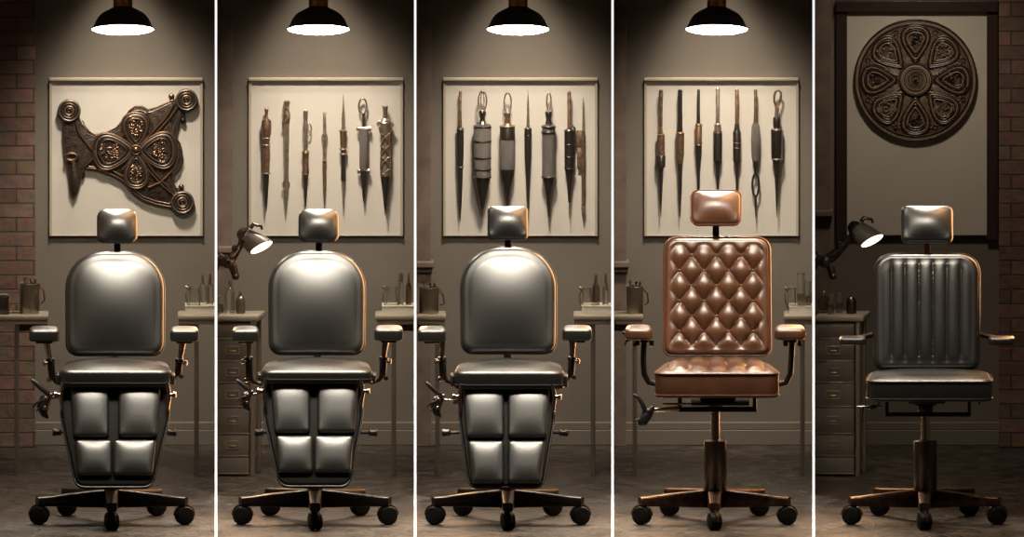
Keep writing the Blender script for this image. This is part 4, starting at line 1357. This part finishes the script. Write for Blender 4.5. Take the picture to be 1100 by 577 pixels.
def brown_chair():
    base, c = 767.5, 770
    t = thing('office_chair', 'brown leather office chair with diamond-tufted backrest and channelled seat', 'chair', Vector((X(base), 0, 0)))
    u = 1 / S
    headrest(t, 769, 206.5, 246, 54, 'brown', 'brown_pipe', rad=.035, piping=True, py_back=262, bulge=.03)
    x0, x1, y0, y1 = 713.5, 827, 257, 383
    O, ua, ub, un = tilted((x0 + x1) / 2, (y0 + y1) / 2, YBK, 13)
    hw, hh = (x1 - x0) / 2 * u, (y1 - y0) / 2 * u
    ol = rounded([(-hw, -hh), (hw, -hh), (hw * .98, hh), (-hw * .98, hh)], [.035, .035, .055, .055], 12)
    W, H = 26.5 * u, 33 * u
    ox, oz = 769.5, 308.5
    cxp, cyp = (x0 + x1) / 2, (y0 + y1) / 2
    def det(a, bb, s):
        aa = a - (ox - cxp) * u
        bz = bb - (cyp - oz) * u
        f = min(1.0, (1 - s) * 5.5)
        fu, fv = aa / W + bz / H, aa / W - bz / H
        p = abs(math.sin(PI * fu)) * abs(math.sin(PI * fv))
        cr = min(abs(math.sin(PI * fu)), abs(math.sin(PI * fv)))
        return f * (.030 * (p ** .42) - .022)
    b = N(); pad(b, ol, .066, .022, .010, O, ua, ub, un, 300, 84, rb=.014, detail=det, pw=4); bk = link('backrest', b, 'brown', t, 180)
    b = N(); outline_tube(b, ol, .006, O, ua, ub, un, .046, 110, grow=.012); link('backrest_piping', b, 'brown_pipe', bk)
    b = N(); pad(b, [q * .93 for q in ol], .03, .012, .0, O - un * .026, ua, ub, un, 80, 3); link('back_shell', b, 'brown_pipe', bk)
    for i in range(-6, 7):
        for j in range(-6, 7):
            a = W * (i + j) / 2 + (ox - cxp) * u
            q = H * (i - j) / 2 + (cyp - oz) * u
            if abs(a) < hw * .80 and abs(q) < hh * .84:
                p = O + ua * a + ub * q + un * (.066 + .010 - .020)
                b = N(); ball(b, p, .0065, (1, .7, 1), 12); link('tuft_button', b, 'brown_pipe', bk)
    def sdet(a, bb, s):
        f = min(1.0, (1 - s) * 6)
        return f * .018 * (abs(math.cos(PI * (a - 0 * u) / (20.5 * u))) ** .5 - .45)
    st, zb = seat_box(t, 702, 838, 384, 399.5, 428, 'brown', 'brown_pipe', sdet)
    # arms: bent bars with rounded pads
    for sd, cx, w, pts in ((-1, 686, 30, [(692, 366), (691, 385), (692, 402), (697, 411), (704, 413)]), (1, 848.5, 34, [(851, 366), (850, 385), (849, 402), (844, 411), (836, 413)])):
        y = -.03
        hw_ = w / 2 * u
        h = .052
        zt = Z(350.5, y)
        ol2 = rounded([(-hw_, -.09), (hw_, -.09), (hw_ * .9, .09), (-hw_ * .9, .09)], [.026, .026, .04, .04])
        b = N(); pad(b, ol2, h, .020, .006, Vector((X(cx), y, zt - h)), (1, 0, 0), (0, 1, 0), (0, 0, 1), 64, 8, rb=.014); ar = link('armrest', b, 'brown', t)
        b = N(); tube(b, [P(q[0], q[1], y) for q in pts], .0125, 14); link('arm_bar', b, 'metal', ar)
        b = N()
        lathe(b, P(pts[0][0], pts[0][1] - 3, y), (0, 0, 1), [(-.02, .014), (-.018, .022), (-.004, .022), (0, .018)], 18)
        for q in (-9, 10):
            lathe(b, P(pts[0][0] + q * .8, 368, y - .03), (0, 0, 1), [(-.016, .006), (-.014, .010), (.010, .010)], 12)
        link('arm_clamp', b, 'metal', ar)
        if sd < 0:
            b = N(); tube(b, [P(684, 364, y - .02), P(676, 360, y - .02), P(669, 357, y - .02)], [.006, .007, .008], 10); tube(b, [P(680, 364, y - .03), P(673, 366, y - .03), P(671, 371, y - .03)], [.006, .007, .004], 10); tube(b, [P(684, 366, y - .03), P(681, 372, y - .03)], .007, 10)
            ball(b, P(676, 364, y - .03), .012); link('arm_lever', b, 'plastic', ar)
    # mechanism under the seat
    b = N()
    zr = Z(439.5, -.1)
    zs = zb - .006
    xa, xb = X(728), X(813)
    box(b, (xa, -.11, zr - .012), (xb, -.085, zr + .010), .003)
    box(b, (xa, -.11, zr - .012), (xa + .018, -.085, zs + .012), .003); box(b, (xb - .018, -.11, zr - .012), (xb, -.085, zs + .012), .003)
    link('seat_yoke', b, 'metal', t)
    b = N(); box(b, (X(742), -.14, Z(434, -.12) - .006), (X(805), .06, Z(434, -.12) + .006), .003); box(b, (X(752), -.10, zb - .03), (X(790), .08, zb + .004), .005); link('tilt_plate', b, 'plastic', t)
    b = N(); tube(b, [P(712, 434, -.12), P(744, 434, -.12)], .005, 10); tube(b, [P(702, 440, -.12), P(730, 439, -.12)], [.009, .012], 12)
    r = link('lever_rod', b, 'chrome', t)
    b = N(); tube(b, [P(680, 424, -.13), P(686, 427, -.13), P(690, 434, -.13), P(693, 441, -.13), P(692, 446, -.12)], [.007, .009, .010, .011, .013], 12); link('lever_handle', b, 'plastic', r)
    b = N(); tube(b, [P(702, 437, -.12), P(696, 445, -.12), P(690, 453, -.12), P(686, 456, -.12)], [.010, .022, .024, .008], 12); tube(b, [P(692, 449, -.13), P(682, 452, -.13)], [.010, .004], 8); ball(b, P(697, 442, -.13), .013); link('clamp_body', b, 'plastic', r)
    swivel_common(t, base, 'bronze_base', zb, 440, c)
    b = N(); box(b, P(c - 5, 415, YBK + .03) - Vector((0, .01, 0)), P(c + 5, 360, YBK + .03) + Vector((0, .01, 0)), .004); link('back_bracket', b, 'metal', t)
brown_chair()


def channel_chair():
    base, c = 993, 996
    t = thing('office_chair', 'black leather office chair with vertical channelled backrest and thin flat arms', 'chair', Vector((X(base), 0, 0)))
    u = 1 / S
    headrest(t, 996, 222, 265, 56, 'leather', 'pipe', rad=.028, bulge=.028, py_back=278, post_m='copper')
    x0, x1, y0, y1 = 939, 1052, 274, 398
    O, ua, ub, un = tilted((x0 + x1) / 2, (y0 + y1) / 2, YBK, 13)
    hw, hh = (x1 - x0) / 2 * u, (y1 - y0) / 2 * u
    ol = rounded([(-hw * .985, -hh), (hw * .985, -hh), (hw, hh), (-hw, hh)], [.035, .035, .085, .085], 12)
    seams = [(q - (x0 + x1) / 2) * u for q in (957.7, 972, 987, 1002, 1017, 1032)]
    def det(a, bb, s):
        f = min(1.0, (1 - s) * 6)
        if a < seams[0]:
            w = 18 * u; d = seams[0] - a
        elif a > seams[-1]:
            w = 18 * u; d = a - seams[-1]
        else:
            for q in range(5):
                if seams[q] <= a <= seams[q + 1]:
                    w = seams[q + 1] - seams[q]; d = min(a - seams[q], seams[q + 1] - a); break
        r = min(1.0, d / (w / 2))
        return f * (.014 * math.sqrt(max(0, 1 - (1 - r) ** 2)) - .012)
    b = N(); pad(b, ol, .068, .024, .014, O, ua, ub, un, 300, 70, rb=.014, detail=det, pw=3); bk = link('backrest', b, 'leather', t, 180)
    b = N(); outline_tube(b, ol, .0045, O, ua, ub, un, .044, 110, grow=.006); link('backrest_piping', b, 'pipe', bk)
    b = N(); pad(b, [q * .93 for q in ol], .03, .012, .0, O - un * .026, ua, ub, un, 80, 3); link('back_shell', b, 'plastic', bk)
    st, zb = seat_box(t, 930.5, 1066.5, 395, 408, 432, 'leather', 'pipe', None, rear=.94, rr=.17)
    # thin arms fixed to the back
    for sd, xs in ((-1, (902, 912, 930, 941)), (1, (1090, 1078, 1062, 1050))):
        ya, yb = -.06, YBK + .01
        b = N()
        zt = Z(364, -.03)
        xo, xi = sorted((X(xs[0]), X(xs[2])))
        ol2 = rounded([(-(xo - xi) / -2, -.08), ((xi - xo) / 2, -.08), ((xi - xo) / 2 * .8, .08), (-(xi - xo) / 2, .08)], [.02] * 4)
        ol2 = rounded([(-(xi - xo) / 2, -.06), ((xi - xo) / 2, -.06), ((xi - xo) / 2, .06), (-(xi - xo) / 2, .06)], [.02] * 4)
        pad(b, ol2, .030, .010, .003, Vector(((xo + xi) / 2, -.03, zt - .022)), (1, 0, 0), (0, 1, 0), (0, 0, 1), 64, 6, rb=.008); ar = link('armrest', b, 'plastic', t)
        b = N(); tube(b, [Vector(((xo + xi) / 2, .0, zt - .006)), Vector((X(xs[2]) , .05, zt + .002)), Vector((X(xs[3]) - sd * .01, YBK + .01, zt + .0))], [.010, .011, .011], 12); link('arm_bar', b, 'column', ar)
    # mechanism
    b = N()
    zr = Z(445, -.1)
    xa, xb = X(951), X(1043)
    box(b, (xa, -.11, zr - .010), (xb, -.085, zr + .008), .003)
    for xx in (xa, xb - .014):
        box(b, (xx, -.11, zr - .010), (xx + .014, -.085, zb + .006), .003)
    for xx in (X(944), X(1052)):
        box(b, (xx - .004, -.105, zb - .03), (xx + .004, -.09, zb + .008), .002)
    link('seat_yoke', b, 'metal', t)
    b = N(); box(b, (X(975), -.12, zb - .024), (X(1015), .08, zb + .004), .005); link('tilt_plate', b, 'plastic', t)
    b = N(); tube(b, [P(921, 437, -.12), P(948, 437, -.12)], .005, 10); r = link('lever_rod', b, 'chrome', t)
    b = N(); tube(b, [P(929, 437, -.12), P(936, 437.5, -.12), P(942, 437, -.12)], [.006, .011, .007], 12); tube(b, [P(927, 437, -.125), P(926, 448, -.125), P(926, 453, -.125)], [.005, .004, .006], 8); link('lever_handle', b, 'plastic', r)
    swivel_common(t, base, 'bronze_base', zb, 445, c)
    b = N(); box(b, P(c - 5, 430, YBK + .03) - Vector((0, .01, 0)), P(c + 5, 375, YBK + .03) + Vector((0, .01, 0)), .004); link('back_bracket', b, 'metal', t)
channel_chair()


# ------------------------------------------------------------------ light
def light(kind, name, loc, target, energy, col, **kw):
    L = bpy.data.lights.new(name, kind)
    L.energy = energy; L.color = col
    for k, v in kw.items():
        setattr(L, k, v)
    o = bpy.data.objects.new(name, L)
    COL.objects.link(o)
    o.location = loc
    d = Vector(target) - Vector(loc)
    o.rotation_euler = d.to_track_quat('-Z', 'Y').to_euler()
    return o

BAYS = [(0, 231), (233, 445), (447, 657), (659, 873), (875, 1100)]
LAMPX = [132, 342, 556.5, 770]
for px in LAMPX:       # two unseen spots added behind each pendant: beam on the wall, brighter board
    light('SPOT', 'wall_beam_spot', (X(px), YW - .30, 2.42), (X(px), YW, 1.3), 24, (1, .89, .72), spot_size=math.radians(46), spot_blend=.7, shadow_soft_size=.04)
    light('SPOT', 'board_spot', (X(px) + .02, YW - .85, HC - .03), (X(px) + .02, YW, .95), 270, (1, .89, .73), spot_size=math.radians(46), spot_blend=1.0, shadow_soft_size=.12)
light('SPOT', 'board_spot', (X(985), YW - .9, HC - .03), (X(985), YW, .9), 58, (1, .84, .64), spot_size=math.radians(74), spot_blend=1.0, shadow_soft_size=.12)
light('AREA', 'chair_softbox', (X(437), -.85, HC - .06), (X(437), -.05, .75), 58, (1, .90, .74), shape='RECTANGLE', size=3.5, size_y=.45, spread=math.radians(72))  # unseen softboxes, added for the gloss on the chairs
light('AREA', 'chair_softbox', (X(995), -1.0, HC - .06), (X(995), -.05, .75), 11, (1, .88, .72), shape='RECTANGLE', size=.7, size_y=.45, spread=math.radians(80))
for i, (a, c) in enumerate(BAYS):
    cx = X((a + c) / 2)
    light('SPOT', 'back_spot', (cx - .02, .95, HC - .05), (cx, -.05, .70), 210 if i < 4 else 150, (1, .87, .70), spot_size=math.radians(34), spot_blend=.8, shadow_soft_size=.10)  # unseen hair light, added to brighten chair tops and edges
    # added warm rim light in mid-air on the right of each chair
    light('AREA', 'warm_side_light', (X(c - 6) - .02, .34, 1.05), (cx, .05, .85), 9.0, (1, .50, .20), shape='RECTANGLE', size=.10, size_y=1.7)
for px, e, an in ((211, 42, 20), (424, 42, 20), (637, 42, 20), (860, 42, 20), (252, 46, 26), (900, 46, 26), (24, 12, 22), (462, 12, 18), (675, 12, 18)):  # unseen fill spots added to brighten trays, cabinets and glassware
    light('SPOT', 'counter_fill', (X(px), CY0 - .45, HC - .03), (X(px), CY0 + .1, .78), e, (1, .88, .68), spot_size=math.radians(an), spot_blend=1.0, shadow_soft_size=.05)
w = bpy.data.worlds.new('World'); sc.world = w; w.use_nodes = True
w.node_tree.nodes['Background'].inputs[0].default_value = (1.0, .82, .66, 1)
w.node_tree.nodes['Background'].inputs[1].default_value = .02

# ------------------------------------------------------------------ camera
cam = bpy.data.cameras.new('Camera')
cam.type = 'ORTHO'
cam.ortho_scale = 1100 / S
cam.clip_end = 60
co = bpy.data.objects.new('Camera', cam); COL.objects.link(co)
v = (561 - 288.5) / S
D = 7.0
co.location = (0, v * SE - D * CE, v * CE + D * SE)
co.rotation_euler = (PI / 2 - math.asin(SE), 0, 0)
sc.camera = co
sc.view_settings.view_transform = 'Standard'
sc.view_settings.look = 'None'
sc.view_settings.gamma = 1
sc.view_settings.use_curve_mapping = False
sc.view_settings.exposure = 0.0
